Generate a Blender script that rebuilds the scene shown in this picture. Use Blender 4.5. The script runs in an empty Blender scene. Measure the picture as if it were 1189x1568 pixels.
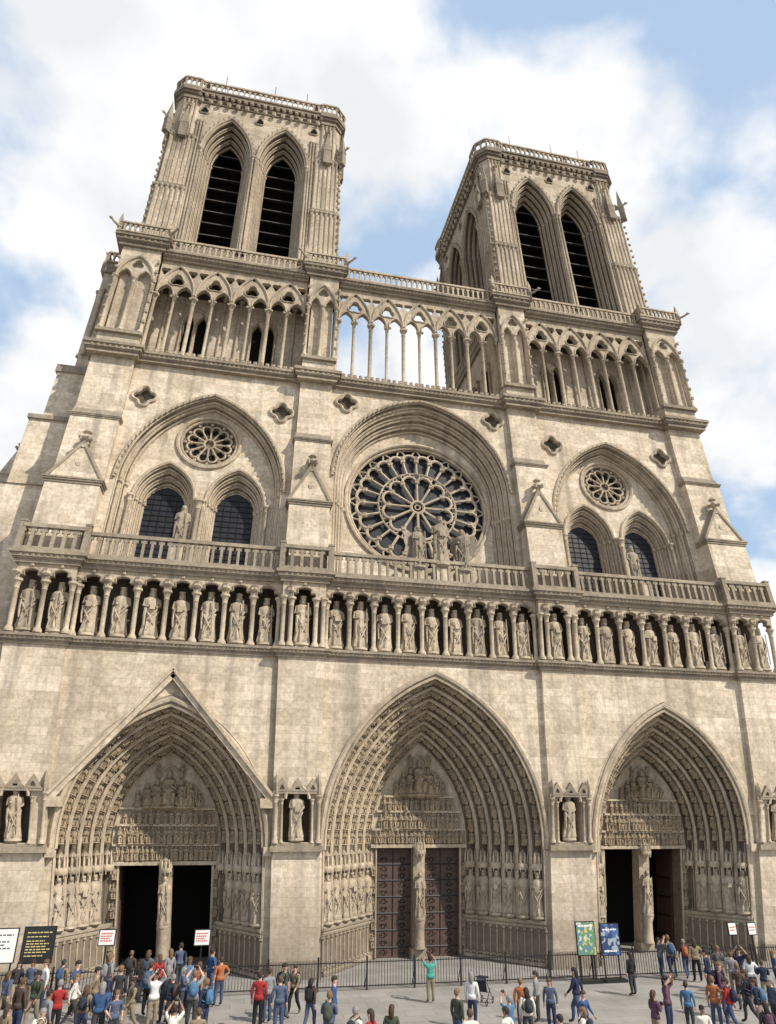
import bpy, bmesh, math, random
import numpy as np
from mathutils import Vector, Matrix
from mathutils.geometry import tessellate_polygon
random.seed(7)
sc=bpy.context.scene
# ------------------------------------------------------------------ camera
CX,CY,CZ,YAW,PITCH,ROLL,FPX=-11.1779,-37.8567,6.8648,0.2154,0.4211,0.0052,1048.16
Fw=Vector((math.sin(YAW)*math.cos(PITCH),math.cos(YAW)*math.cos(PITCH),math.sin(PITCH)))
R0=Vector((math.cos(YAW),-math.sin(YAW),0));U0=R0.cross(Fw)
Rt=math.cos(ROLL)*R0+math.sin(ROLL)*U0;Up=-math.sin(ROLL)*R0+math.cos(ROLL)*U0
cd=bpy.data.cameras.new('camera');cam=bpy.data.objects.new('camera',cd);sc.collection.objects.link(cam)
M=Matrix.Identity(4)
for i in range(3):
    M[i][0]=Rt[i];M[i][1]=Up[i];M[i][2]=-Fw[i]
M[0][3],M[1][3],M[2][3]=CX,CY,CZ
cam.matrix_world=M
cd.sensor_fit='HORIZONTAL';cd.sensor_width=36;cd.lens=36*FPX/1189;cd.clip_end=5000;cd.clip_start=.1
sc.camera=cam
def at_h(u,v,z):
    d=Fw+Rt*((u-594.5)/FPX)+Up*((784-v)/FPX);t=(z-CZ)/d.z
    return CX+d.x*t,CY+d.y*t
def at_y(u,v,y):
    d=Fw+Rt*((u-594.5)/FPX)+Up*((784-v)/FPX);t=(y-CY)/d.y
    return CX+d.x*t,CZ+d.z*t
# ------------------------------------------------------------------ levels
ZN,L1,L2,L3,L4,L5=8.55,15.12,19.71,34.9,45.0,66.2
KZ=[0,ZN,L1,L2,L3,L4,L5,72]
KS=[.944,1.0086,1.034,1.041,1.016,.993,.975,.972]
KT=[-.2,-.04,-.01,0,.04,.07,.085,.085]
KD=[0,0,0,-.1,1.08,1.3,3.2,3.5]
def warpv(V):
    V=np.array(V,float);z=V[:,2].copy()
    V[:,0]=V[:,0]*np.interp(z,KZ,KS)+np.interp(z,KZ,KT);V[:,1]+=np.interp(z,KZ,KD)
    V[:,2]+=np.interp(z,[45,57,62.5,75],[0,.6,1.5,1.5])
    return V
XO,WO,XI,WI=20.7,2.88,7.48,2.42
BUT=[(-XO,WO),(-XI,WI),(XI,WI),(XO,WO)]
BAYS=[(-XO+WO/2,-XI-WI/2),(-XI+WI/2,XI-WI/2),(XI+WI/2,XO-WO/2)]
TC=(XO+XI)/2-.1
# ------------------------------------------------------------------ materials
def newmat(name):
    m=bpy.data.materials.new(name);m.use_nodes=True;nt=m.node_tree
    return m,nt,nt.nodes['Principled BSDF']
def N(nt,t,**k):
    n=nt.nodes.new(t)
    for a,b in k.items(): setattr(n,a,b)
    return n
def stone_mat(name,c1,c2,dirt=.5,bricks=True,bump=.25,grey_up=True,soot=(.17,.15,.125)):
    m,nt,b=newmat(name);L=nt.links.new
    geo=N(nt,'ShaderNodeNewGeometry');sep=N(nt,'ShaderNodeSeparateXYZ');L(geo.outputs['Position'],sep.inputs[0])
    add=N(nt,'ShaderNodeMath',operation='ADD');L(sep.outputs[0],add.inputs[0]);L(sep.outputs[1],add.inputs[1])
    com=N(nt,'ShaderNodeCombineXYZ');L(add.outputs[0],com.inputs[0]);L(sep.outputs[2],com.inputs[1])
    n1=N(nt,'ShaderNodeTexNoise');n1.inputs['Scale'].default_value=.35;n1.inputs['Detail'].default_value=6;L(geo.outputs['Position'],n1.inputs['Vector'])
    n2=N(nt,'ShaderNodeTexNoise');n2.inputs['Scale'].default_value=4.5;n2.inputs['Detail'].default_value=8;n2.inputs['Roughness'].default_value=.65;L(geo.outputs['Position'],n2.inputs['Vector'])
    r1=N(nt,'ShaderNodeMix',data_type='RGBA');r1.inputs['A'].default_value=(*c1,1);r1.inputs['B'].default_value=(*c2,1)
    mr=N(nt,'ShaderNodeMapRange');mr.inputs['From Min'].default_value=.35;mr.inputs['From Max'].default_value=.65;L(n1.outputs[0],mr.inputs[0]);L(mr.outputs[0],r1.inputs['Factor'])
    col=r1.outputs['Result']
    if bricks:
        for (bw,rh,ms,ca,cb_,cm,fc) in ((.95,.42,.010,(1.08,1.08,1.09),(.84,.825,.79),(.72,.69,.65),.9),(2.3,1.26,.0,(1.10,1.10,1.13),(.84,.83,.81),(1,1,1),.85)):
            br=N(nt,'ShaderNodeTexBrick');L(com.outputs[0],br.inputs['Vector']);br.inputs['Scale'].default_value=1
            br.inputs['Brick Width'].default_value=bw;br.inputs['Row Height'].default_value=rh;br.inputs['Mortar Size'].default_value=ms;br.inputs['Bias'].default_value=0
            br.inputs['Color1'].default_value=(*ca,1);br.inputs['Color2'].default_value=(*cb_,1);br.inputs['Mortar'].default_value=(*cm,1)
            mm=N(nt,'ShaderNodeMix',data_type='RGBA',blend_type='MULTIPLY');mm.inputs['Factor'].default_value=fc;L(col,mm.inputs['A']);L(br.outputs[0],mm.inputs['B']);col=mm.outputs['Result']
    m2=N(nt,'ShaderNodeMapRange');m2.inputs['From Min'].default_value=.3;m2.inputs['From Max'].default_value=.7;m2.inputs['To Min'].default_value=.66;m2.inputs['To Max'].default_value=1.18;L(n2.outputs[0],m2.inputs[0])
    mm=N(nt,'ShaderNodeMix',data_type='RGBA',blend_type='MULTIPLY');mm.inputs['Factor'].default_value=1;L(col,mm.inputs['A']);L(m2.outputs[0],mm.inputs['B']);col=mm.outputs['Result']
    mp=N(nt,'ShaderNodeMapping');mp.inputs['Scale'].default_value=(1.6,1.6,.09);L(geo.outputs['Position'],mp.inputs[0])
    n3=N(nt,'ShaderNodeTexNoise');n3.inputs['Scale'].default_value=1;n3.inputs['Detail'].default_value=5;L(mp.outputs[0],n3.inputs['Vector'])
    m3=N(nt,'ShaderNodeMapRange');m3.inputs['From Min'].default_value=.50;m3.inputs['From Max'].default_value=.70;m3.inputs['To Max'].default_value=dirt;L(n3.outputs[0],m3.inputs[0])
    mx=N(nt,'ShaderNodeMix',data_type='RGBA');mx.inputs['B'].default_value=(*soot,1);L(m3.outputs[0],mx.inputs['Factor']);L(col,mx.inputs['A']);col=mx.outputs['Result']
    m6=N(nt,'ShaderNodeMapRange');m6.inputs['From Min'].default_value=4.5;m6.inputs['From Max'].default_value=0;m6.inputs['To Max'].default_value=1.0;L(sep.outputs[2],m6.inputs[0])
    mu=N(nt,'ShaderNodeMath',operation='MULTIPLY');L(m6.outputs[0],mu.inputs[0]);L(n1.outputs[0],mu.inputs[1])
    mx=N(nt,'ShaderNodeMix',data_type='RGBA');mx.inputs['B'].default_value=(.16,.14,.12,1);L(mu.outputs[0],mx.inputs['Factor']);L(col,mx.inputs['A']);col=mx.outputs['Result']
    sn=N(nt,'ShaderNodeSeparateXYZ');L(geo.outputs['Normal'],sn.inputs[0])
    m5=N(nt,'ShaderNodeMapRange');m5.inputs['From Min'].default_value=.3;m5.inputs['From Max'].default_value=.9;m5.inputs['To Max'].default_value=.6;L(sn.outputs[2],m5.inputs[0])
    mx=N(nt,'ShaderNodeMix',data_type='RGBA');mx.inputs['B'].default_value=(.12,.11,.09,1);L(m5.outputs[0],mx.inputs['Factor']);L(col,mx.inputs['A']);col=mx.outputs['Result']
    if grey_up:
        m4=N(nt,'ShaderNodeMapRange');m4.inputs['From Min'].default_value=32;m4.inputs['From Max'].default_value=48;m4.inputs['To Max'].default_value=.55;L(sep.outputs[2],m4.inputs[0])
        mx=N(nt,'ShaderNodeMix',data_type='RGBA',blend_type='MULTIPLY');mx.inputs['B'].default_value=(.66,.65,.64,1);L(m4.outputs[0],mx.inputs['Factor']);L(col,mx.inputs['A']);col=mx.outputs['Result']
    L(col,b.inputs['Base Color']);b.inputs['Roughness'].default_value=.9;b.inputs['Specular IOR Level'].default_value=.2
    bp=N(nt,'ShaderNodeBump');bp.inputs['Strength'].default_value=bump;bp.inputs['Distance'].default_value=.06;L(n2.outputs[0],bp.inputs['Height']);L(bp.outputs[0],b.inputs['Normal'])
    return m
def flat_mat(name,c,rough=.7,metal=0,var=.15,scale=8,spec=.5):
    m,nt,b=newmat(name);L=nt.links.new
    n=N(nt,'ShaderNodeTexNoise');n.inputs['Scale'].default_value=scale;n.inputs['Detail'].default_value=4
    tc=N(nt,'ShaderNodeTexCoord');L(tc.outputs['Object'],n.inputs['Vector'])
    r=N(nt,'ShaderNodeMapRange');r.inputs['To Min'].default_value=1-var*1.6;r.inputs['To Max'].default_value=1+var*1.6;L(n.outputs[0],r.inputs[0])
    mx=N(nt,'ShaderNodeMix',data_type='RGBA',blend_type='MULTIPLY');mx.inputs['Factor'].default_value=1;mx.inputs['A'].default_value=(*c,1);L(r.outputs[0],mx.inputs['B'])
    L(mx.outputs['Result'],b.inputs['Base Color']);b.inputs['Roughness'].default_value=rough;b.inputs['Metallic'].default_value=metal;b.inputs['Specular IOR Level'].default_value=spec
    return m
STONE=stone_mat('limestone_blocks',(.70,.60,.465),(.585,.49,.365),.5)
CARVE=stone_mat('carved_limestone',(.57,.475,.355),(.45,.365,.26),.55,bricks=False,bump=.5)
FIGM=stone_mat('figure_limestone',(.47,.37,.25),(.34,.26,.17),.55,bricks=False,bump=.5)  # golden-brown figure stone, darkened further to carry recess shade
WEATH=stone_mat('weathered_trim',(.38,.315,.235),(.26,.215,.16),.65,bricks=False,bump=.5)
DARKST=stone_mat('shaded_recess_stone',(.27,.21,.145),(.19,.145,.10),.6,bricks=True,bump=.4)  # darker limestone copy; recess shade is put into its colour
NICHE=stone_mat('shaded_niche_stone',(.13,.105,.075),(.08,.065,.05),.6,bricks=True,bump=.4)  # darkest limestone copy, with niche shade painted into the base colour
GLASS=flat_mat('leaded_glass',(.02,.021,.026),.45,0,.5,3,.25)
VOID=flat_mat('dark_interior',(.010,.009,.008),.95,spec=.1)
LOUV=flat_mat('slate_louvre',(.085,.078,.07),.8,spec=.2)
WOOD=flat_mat('oak_door',(.075,.042,.03),.6,0,.4,5)
IRON=flat_mat('wrought_iron',(.03,.03,.032),.5,.6)
# ------------------------------------------------------------------ mesh builder
class MB:
    def __init__(s): s.V=[];s.F=[];s.n=0;s.T=None
    def add(s,V,F):
        V=np.asarray(V,float)
        if s.T is not None: V=s.T(V)
        s.V.append(V);o=s.n;s.F+= [tuple(i+o for i in f) for f in F];s.n+=len(V)
G={}
def g(n):
    if n not in G: G[n]=MB()
    return G[n]
def box(m,x0,x1,y0,y1,z0,z1):
    V=[(x,y,z) for z in (z0,z1) for y in (y0,y1) for x in (x0,x1)]
    m.add(V,[(0,2,3,1),(4,5,7,6),(0,1,5,4),(2,6,7,3),(0,4,6,2),(1,3,7,5)])
def loft(m,A,B,closed=False):
    n=len(A);V=list(A)+list(B);F=[(i,(i+1)%n,n+(i+1)%n,n+i) for i in range(n if closed else n-1)]
    m.add(V,F)
def y_(P,y): return [(a,y,b) for a,b in P]
def plate(m,outer,holes,y0,y1=None,rev_outer=True,back=False):
    loops=[outer]+list(holes)
    tl=[[Vector((a,b,0)) for a,b in l] for l in loops]
    tris=tessellate_polygon(tl);P=[p for l in loops for p in l]
    F=[]
    for t in tris:
        a,b,c=[P[i] for i in t];cr=(b[0]-a[0])*(c[1]-a[1])-(b[1]-a[1])*(c[0]-a[0])
        F.append(t if cr>0 else (t[0],t[2],t[1]))
    m.add(y_(P,y0),F)
    if back and y1 is not None: m.add(y_(P,y1),[f[::-1] for f in F])
    if y1 is not None:
        for k,l in enumerate(loops):
            if k==0 and not rev_outer: continue
            loft(m,y_(l,y0),y_(l,y1),True)
def prism_xy(m,out,z0,z1):
    n=len(out);V=[(a,b,z0) for a,b in out]+[(a,b,z1) for a,b in out]
    m.add(V,[tuple(range(n))[::-1],tuple(range(n,2*n))]+[(i,(i+1)%n,n+(i+1)%n,n+i) for i in range(n)])
def arch(cx,zs,a,h,n=12):
    R=(a*a+h*h)/(2*a);th=math.acos(max(-1,min(1,(R-a)/R)));P=[]
    for i in range(n+1):
        ph=math.pi-th*i/n;P.append((cx-a+R+R*math.cos(ph),zs+R*math.sin(ph)))
    return P+[(2*cx-x,z) for x,z in P[-2::-1]]
def circ(cx,cz,r,n=32,a0=0): return [(cx+r*math.cos(a0+2*math.pi*i/n),cz+r*math.sin(a0+2*math.pi*i/n)) for i in range(n)]
def foil(cx,cz,r,k=4,n=28,a0=math.pi/2): return [(cx+r*(.62+.38*abs(math.cos(k*(t-a0)/2)))*math.cos(t),cz+r*(.62+.38*abs(math.cos(k*(t-a0)/2)))*math.sin(t)) for t in [2*math.pi*i/n for i in range(n)]]
def tube(m,P,r,n=6,closed=False,cap=True,r2=None):
    P=[Vector(p) for p in P];k=len(P);V=[];F=[]
    for i,p in enumerate(P):
        if closed: t=P[(i+1)%k]-P[i-1]
        else: t=P[min(i+1,k-1)]-P[max(i-1,0)]
        t.normalize();ref=Vector((0,1,0)) if abs(t.y)<.9 else Vector((1,0,0))
        a=t.cross(ref).normalized();b=t.cross(a)
        rr=r if r2 is None else r+(r2-r)*i/(k-1)
        for j in range(n):
            an=2*math.pi*j/n+.3;V.append(p+a*(rr*math.cos(an))+b*(rr*math.sin(an)))
    for i in range(k if closed else k-1):
        i2=(i+1)%k
        for j in range(n): F.append((i*n+j,i*n+(j+1)%n,i2*n+(j+1)%n,i2*n+j))
    if not closed and cap: F+= [tuple(range(n))[::-1],tuple(range((k-1)*n,k*n))]
    m.add(V,F)
def lathe(m,cx,cy,prof,n=8,sx=1,sy=1,a0=0):
    V=[];F=[];k=len(prof)
    for r,z in prof:
        for j in range(n):
            t=a0+2*math.pi*j/n;V.append((cx+r*sx*math.cos(t),cy+r*sy*math.sin(t),z))
    for i in range(k-1):
        for j in range(n): F.append((i*n+j,i*n+(j+1)%n,(i+1)*n+(j+1)%n,(i+1)*n+j))
    F+= [tuple(range(n))[::-1],tuple(range((k-1)*n,k*n))]
    m.add(V,F)
def column(m,x,y,z0,z1,r,n=8):
    lathe(m,x,y,[(r*1.8,z0),(r*1.8,z0+r),(r*1.25,z0+2*r),(r,z0+2.6*r),(r,z1-4.5*r),(r*1.25,z1-4.2*r),(r*1.05,z1-3.6*r),(r*1.5,z1-1.4*r),(r*2,z1-r),(r*2,z1)],n)
def tmpl(fn):
    m=MB();fn(m);return np.vstack(m.V),m.F
def inst(m,t,loc,s,rz=0,up=None,sx=1):
    V=t[0]*np.array([s*sx,s*sx,s])
    if up is not None:
        u=Vector(up).normalized();r=(Vector((0,1,0))).cross(u).normalized();b=u.cross(r)
        Mx=np.array([[r.x,b.x,u.x],[r.y,b.y,u.y],[r.z,b.z,u.z]])
        V=V@Mx.T
    if rz:
        c,s_=math.cos(rz),math.sin(rz);V=np.column_stack([V[:,0]*c-V[:,1]*s_,V[:,0]*s_+V[:,1]*c,V[:,2]])
    m.add(V+np.array(loc),t[1])
def mk_statue(crown=False,seed=0,n=30,book=True,wings=False):
    def fn(m):
        rr=random.Random(seed);k=rr.choice([7,8,9]);ph=rr.random()*6
        sway=rr.uniform(-.03,.03);tw=rr.uniform(-2.5,2.5)
        prof=[(0,.145,.115),(.03,.16,.125),(.1,.15,.115),(.18,.138,.108),(.27,.13,.103),(.36,.126,.1),(.45,.128,.1),(.53,.13,.1),(.58,.118,.092),(.62,.128,.098),(.7,.143,.1),(.77,.152,.093),(.815,.125,.08),(.845,.058,.055),(.87,.046,.048)]
        V=[];F=[]
        for z,rx,ry in prof:
            am=.16*max(0,1-z/.82)**.7+.01
            for j in range(n):
                t=2*math.pi*j/n;w=math.cos(k*t+ph+z*tw);w=math.copysign(abs(w)**.6,w);q=1+am*w
                V.append((rx*q*math.cos(t)+sway*math.sin(z*3.6),ry*q*math.sin(t),z))
        K=len(prof)
        for i in range(K-1):
            for j in range(n): F.append((i*n+j,i*n+(j+1)%n,(i+1)*n+(j+1)%n,(i+1)*n+j))
        F.append(tuple(range(n))[::-1]);m.add(V,F)
        lathe(m,0,-.008,[(.03,.862),(.046,.88),(.058,.91),(.062,.94),(.056,.975),(.03,1.0)],10,.95,1.12)
        m.add([(-.012,-.07,.915),(.012,-.07,.915),(0,-.098,.92),(0,-.07,.955)],[(0,1,2),(0,2,3),(1,3,2)])
        if rr.random()<.7: lathe(m,0,-.045,[(.015,.83),(.035,.85),(.046,.88),(.035,.905)],7)
        lathe(m,0,.02,[(.05,.83),(.07,.87),(.07,.94),(.045,.985)],8,1,.8)
        if crown:
            lathe(m,0,0,[(.056,.965),(.07,1.02),(.06,1.02),(.05,.99)],10)
        up=rr.random()
        tube(m,[(-.125,0,.79),(-.155,-.02,.64),(-.06,-.12,.56+.14*up)],.038,6,r2=.022)
        tube(m,[(.125,0,.79),(.155,-.02,.64),(.06,-.12,.52+.12*rr.random())],.038,6,r2=.022)
        for q in range(3):
            s=(-1 if q%2 else 1);zt=.64-.05*q
            tube(m,[(s*.13,-.04,zt),(s*.06,-.125,zt-.14),(-s*.06,-.12,zt-.30-.06*q)],.022,5,r2=.012)
        tube(m,[(-.12,-.09,.58),(-.13,-.09,.4),(-.12,-.085,.22)],.03,5,r2=.018)
        if book and rr.random()<.5: 
            m.add([(x,y,z) for z in (.55,.66) for y in (-.16,-.12) for x in (-.05,.05)],[(0,2,3,1),(4,5,7,6),(0,1,5,4),(2,6,7,3),(0,4,6,2),(1,3,7,5)])
        elif rr.random()<.7: tube(m,[(.1,-.14,.1),(.08,-.14,.85)],.012,5)
        if wings:
            for s in (-1,1):
                m.add([(s*.05,.08,.8),(s*.24,.12,.9),(s*.3,.12,.6),(s*.2,.11,.3),(s*.06,.08,.5)],[(0,1,2,3,4)])
        lathe(m,0,0,[(.14,-.09),(.18,-.05),(.17,0)],8)
    return tmpl(fn)
KINGS=[mk_statue(True,i) for i in range(9)]
SAINTS=[mk_statue(False,20+i) for i in range(7)]
ANGEL=mk_statue(False,40,wings=True)
def mk_small(seed):
    def fn(m):
        rr=random.Random(seed)
        lathe(m,0,0,[(.2,0),(.22,.1),(.17,.3),(.2,.42),(.16,.6),(.19,.7),(.07,.78)],7,1,.8,rr.random())
        lathe(m,0,-.03,[(.05,.76),(.085,.84),(.075,.94),(.03,.99)],6)
        tube(m,[(-.17,0,.66),(-.16,-.15,.48),(.02,-.2,.52)],.05,4)
        tube(m,[(.17,0,.66),(.17,-.15,.45),(.08,-.2,.38+.2*rr.random())],.05,4)
        tube(m,[(-.12,-.05,.36),(-.13,-.2,.33),(-.1,-.17,.05)],.065,4)
        tube(m,[(.12,-.05,.36),(.13,-.2,.33),(.1,-.17,.05)],.065,4)
        if rr.random()<.5: tube(m,[(.24,.05,.2),(.28,.02,.7),(.12,.05,.9)],.05,4)
        lathe(m,0,0,[(.1,-.14),(.26,-.06),(.24,0)],6)
    return tmpl(fn)
SMALL=[mk_small(i) for i in range(6)]
def mk_canopy(m):
    lathe(m,0,0,[(.42,0),(.5,.06),(.5,.3),(.44,.34)],8,a0=math.pi/8)
    for i in range(5):
        t=math.pi+math.pi*i/4;lathe(m,.4*math.cos(t),.4*math.sin(t),[(.1,.3),(.09,.62),(.0,.9)],4)
        tube(m,[(.44*math.cos(t),.44*math.sin(t),-.12),(.44*math.cos(t),.44*math.sin(t),.2)],.04,4)
    lathe(m,0,.05,[(.28,.3),(.26,.72),(.32,.76),(.0,1.0)],6)
CANOPY=tmpl(mk_canopy)
def mk_blob(m): lathe(m,0,0,[(.25,-.45),(.5,-.2),(.42,.15),(.55,.35),(.15,.5)],5)
BLOB=tmpl(mk_blob)
def mk_finial(m):
    lathe(m,0,0,[(.12,0),(.1,.4),(.3,.5),(.12,.6),(.1,.75),(.22,.84),(.06,1)],6)
    for i in range(4):
        t=math.pi/4+math.pi/2*i;lathe(m,.26*math.cos(t),.26*math.sin(t),[(.05,.38),(.13,.52),(.04,.62)],4)
FINIAL=tmpl(mk_finial)
def mk_garg(m):
    tube(m,[(0,.3,0),(0,-.2,.02),(0,-.75,.12),(0,-1.1,.28)],.2,6,r2=.11)
    lathe(m,0,-1.2,[(.05,.12),(.16,.22),(.17,.36),(.08,.46)],6,1,1.3)
    m.add([(-.06,-1.35,.2),(.06,-1.35,.2),(0,-1.62,.22),(0,-1.35,.36)],[(0,1,2),(0,2,3),(1,3,2),(0,3,1)])
    for s in (-1,1): m.add([(s*.12,-.2,.15),(s*.42,.15,.55),(s*.3,.3,.2),(s*.12,.2,.05)],[(0,1,2,3)])
    for s in (-1,1): lathe(m,s*.1,-1.15,[(.04,.42),(.0,.6)],4)
GARG=tmpl(mk_garg)
S=g('wall_blocks');C=g('carved_mouldings');W=g('cornices');D=g('recess_walls');ST=g('statues');VD=g('dark_openings');GL=g('window_glass')
LV=g('belfry_louvres');DR=g('oak_doors');FI=g('archivolt_figures');NI=g('niche_backs')
def blobs_row(x0,x1,y,z,s,step,gx=None):
    n=max(1,int(abs(x1-x0)/step))
    for i in range(n):
        inst(gx or C,BLOB,(x0+(i+.5)*(x1-x0)/n,y,z),s)
def cornice(x0,x1,yf,z0,z1,proj,ydeep,leaf=True,side=True):
    h=z1-z0
    for k,(p,a,b) in enumerate([(.35,0,.3),(.55,.3,.42),(.75,.42,.72),(1.0,.72,1)]):
        q=proj*p;sx=q if side else 0
        box(W,x0-sx,x1+sx,yf-q,ydeep+.01*k,z0+h*a,z0+h*b)
    if leaf: blobs_row(x0,x1,yf-proj*.6,z0+h*.56,h*.34,h*.42)
def balustrade(m,p0,p1,z0,h,step=.5,th=.2,bw=.16,arched=True):
    p0=Vector((*p0,0));p1=Vector((*p1,0));d=(p1-p0);Ln=d.length;d.normalize();nrm=Vector((d.y,-d.x,0))
    def bx(a,b,t,za,zb):
        V=[]
        for z in (za,zb):
            for s in (-t/2,t/2):
                for q in (a,b):
                    P=p0+d*q+nrm*s;V.append((P.x,P.y,z))
        m.add(V,[(0,2,3,1),(4,5,7,6),(0,1,5,4),(2,6,7,3),(0,4,6,2),(1,3,7,5)])
    bx(0,Ln,th*1.5,z0+h*.86,z0+h);bx(0,Ln,th*1.3,z0,z0+h*.12)
    n=max(1,round(Ln/step));s=Ln/n
    for i in range(n+1):
        q=i*s;bx(max(0,q-bw/2),min(Ln,q+bw/2),th*.85,z0+h*.12,z0+h*.86)
    if arched:
        for i in range(n):
            a=i*s+bw/2;b=(i+1)*s-bw/2;w=(b-a)
            for (u0,u1) in ((a,a+w*.28),(b-w*.28,b)):
                bx(u0,u1,th*.7,z0+h*.70,z0+h*.86)
# ------------------------------------------------------------------ PORTAL LEVEL
def on_arch(P,step,off=.5):
    out=[];acc=step*off
    for i in range(len(P)-1):
        a,b=Vector((P[i][0],P[i][1])),Vector((P[i+1][0],P[i+1][1]));l=(b-a).length;t=acc
        while t<l:
            out.append((a.lerp(b,t/l),(b-a).normalized()));t+=step
        acc=t-l
    return out
def portal(cx,a0,ap0,zs,a1,ap1,lint,y0,y1,NO,dh,closed,nst):
    PL=2.0
    def lp(k,aoff=0):
        f=k/NO;a=a0+(a1-a0)*f-aoff;ap=ap0+(ap1-ap0)*f-aoff*1.2
        return [(cx-a,PL-.05)]+arch(cx,zs,a,ap-zs,12)+[(cx+a,PL-.05)],a,ap
    dy=(y1-y0)/NO
    for k in range(NO):
        A,a,ap=lp(k);B,b,bp_=lp(k+1);yk=y0+dy*k
        loft(D,y_(A,yk),y_(A,yk+dy));loft(D,y_(A,yk+dy),y_(B,yk+dy))  # portal orders use the darker stone, shade painted in
        tube(C,y_(lp(k,.04)[0],yk+.02),.075,6)
        tube(C,y_(lp(k,.02)[0],yk+dy*.5),.04,5)
        tube(C,y_(lp(k+.93)[0],yk+dy-.02),.05,5)
        Mid=lp(k+.42)[0][1:-1]
        half=len(Mid)//2+1
        left=Mid[:half];right=Mid[half-1:][::-1]
        for side in (left,right):
            for p,t in on_arch(side,.74,.3):
                inst(FI,random.choice(SMALL),(p.x,yk+dy-.3,p.y),.66+.06*random.random(),up=(t.x,0,t.y),sx=1.15)
                inst(FI,BLOB,(p.x+t.x*.67,yk+dy-.32,p.y+t.y*.67),.30)
    for s in (-1,1):
        for k in range(NO):
            f=(k+1)/NO;a=a0+(a1-a0)*(f-.45/NO);yk=y0+dy*(k+1)
            x=cx+s*a
            rz=s*-.55
            if k<nst:
                inst(ST,SAINTS[(k+int(cx)+(0 if s<0 else 3))%7],(x,yk-.26,2.25),2.05,rz,sx=1.05)
            column(C,x-s*.28+s*.62*.9,yk-.06,2.02,4.6,.07)
            inst(C,CANOPY,(x,yk-.18,4.35),1.0,sx=.75)
        xa,xb=cx+s*(a0-.02),cx+s*(a1-.03)
        out=[(xa,y0-.06),(xb,y1-.06),(xb+s*1.2,y1+.4),(xa+s*.0+s*.02,y0+1.2)]
        if s>0: out=out[::-1]
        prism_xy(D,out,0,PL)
        dv=Vector((xb-xa,y1-y0)).normalized()
        nrm=Vector((-s*abs(dv.y),-abs(dv.x)))
        Ls=math.hypot(xb-xa,y1-y0);n=int(Ls/.42)
        for i in range(n+1):
            q=i/n;px,py=xa+(xb-xa)*q+nrm.x*.06,y0+(y1-y0)*q+nrm.y*.06
            tube(C,[(px,py,.35),(px,py,1.5)],.05,5)
            inst(C,BLOB,(px,py,1.62),.2);inst(C,BLOB,(px,py,.3),.2)
        for zz,r in ((.12,.14),(.33,.06),(1.75,.09),(1.95,.12)):
            tube(C,[(xa+nrm.x*.03,y0+nrm.y*.03,zz),(xb+nrm.x*.03,y1+nrm.y*.03,zz)],r,6)
    T=arch(cx,zs,a1+.02,ap1-zs,12)
    outl=[(cx-a1,lint),*T,(cx+a1,lint)]
    plate(C,outl,[],y1,None)
    H=ap1-lint
    box(C,cx-a1,cx+a1,y1-.22,y1,lint,lint+.18)
    z=lint+.22
    def halfw(zz): 
        best=0
        for (p,q) in T:
            if q>=zz: best=max(best,abs(p-cx))
        return min(a1,best)
    for r_,hf in enumerate((.62,.80,.66)):
        w=halfw(z+hf)-.12;nf=int(2*w/(.25+.03*r_))
        for i in range(nf):
            q=abs(i-(nf-1)/2)/(nf/2)
            inst(FI,random.choice(SMALL),(cx-w+(i+.5)*2*w/nf+random.uniform(-.04,.04),y1-.1-.1*random.random(),z+.06),hf*(1.0-.12*q+.14*random.random()),rz=random.uniform(-.7,.7),sx=.85)
            if r_==1: tube(C,y_(arch(cx-w+(i+.5)*2*w/nf,z+hf+.02,w/nf,.12,3),y1-.16),.03,4)
        z+=hf+.14;w=halfw(z)
        box(C,cx-w,cx+w,y1-.2,y1,z-.09,z+.02)
    rem=ap1-z
    inst(FI,SMALL[1],(cx,y1-.18,z+.1),rem*.66,sx=.95)
    w=halfw(z+rem*.35)-.15
    for s in (-1,1):
        for q,h_ in ((.40,.50),(.70,.42),(.98,.28)):
            inst(FI,random.choice(SMALL),(cx+s*w*q,y1-.13,z+.07),rem*h_,rz=-s*.5,sx=.95)
        inst(FI,SMALL[4],(cx+s*w*.38,y1-.08,z+rem*.56),rem*.24,rz=-s*.5)
    tube(C,y_(arch(cx,z+rem*.35,rem*.27,rem*.42,6),y1-.1),.05,5)
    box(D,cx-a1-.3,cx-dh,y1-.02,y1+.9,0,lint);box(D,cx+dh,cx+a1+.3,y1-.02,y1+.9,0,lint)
    for s in (-1,1):
        tube(C,[(cx+s*(dh+.02),y1-.05,.1),(cx+s*(dh+.02),y1-.05,lint)],.07,6)
        for i in range(5): inst(FI,SMALL[i],(cx+s*(dh+.2),y1-.08,.6+i*.85),.6)
    box(C,cx-.34,cx+.34,y1-.15,y1+.6,0,lint)
    box(C,cx-.44,cx+.44,y1-.3,y1+.5,0,.5)
    inst(ST,SAINTS[2],(cx,y1-.40,1.95),2.2,sx=.85)
    lathe(C,cx,y1-.35,[(.34,.5),(.3,.7),(.26,1.5),(.34,1.75),(.34,1.85)],8)
    inst(C,CANOPY,(cx,y1-.35,lint-.35),.75,sx=.9)
    I=g('door_ironwork')
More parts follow.
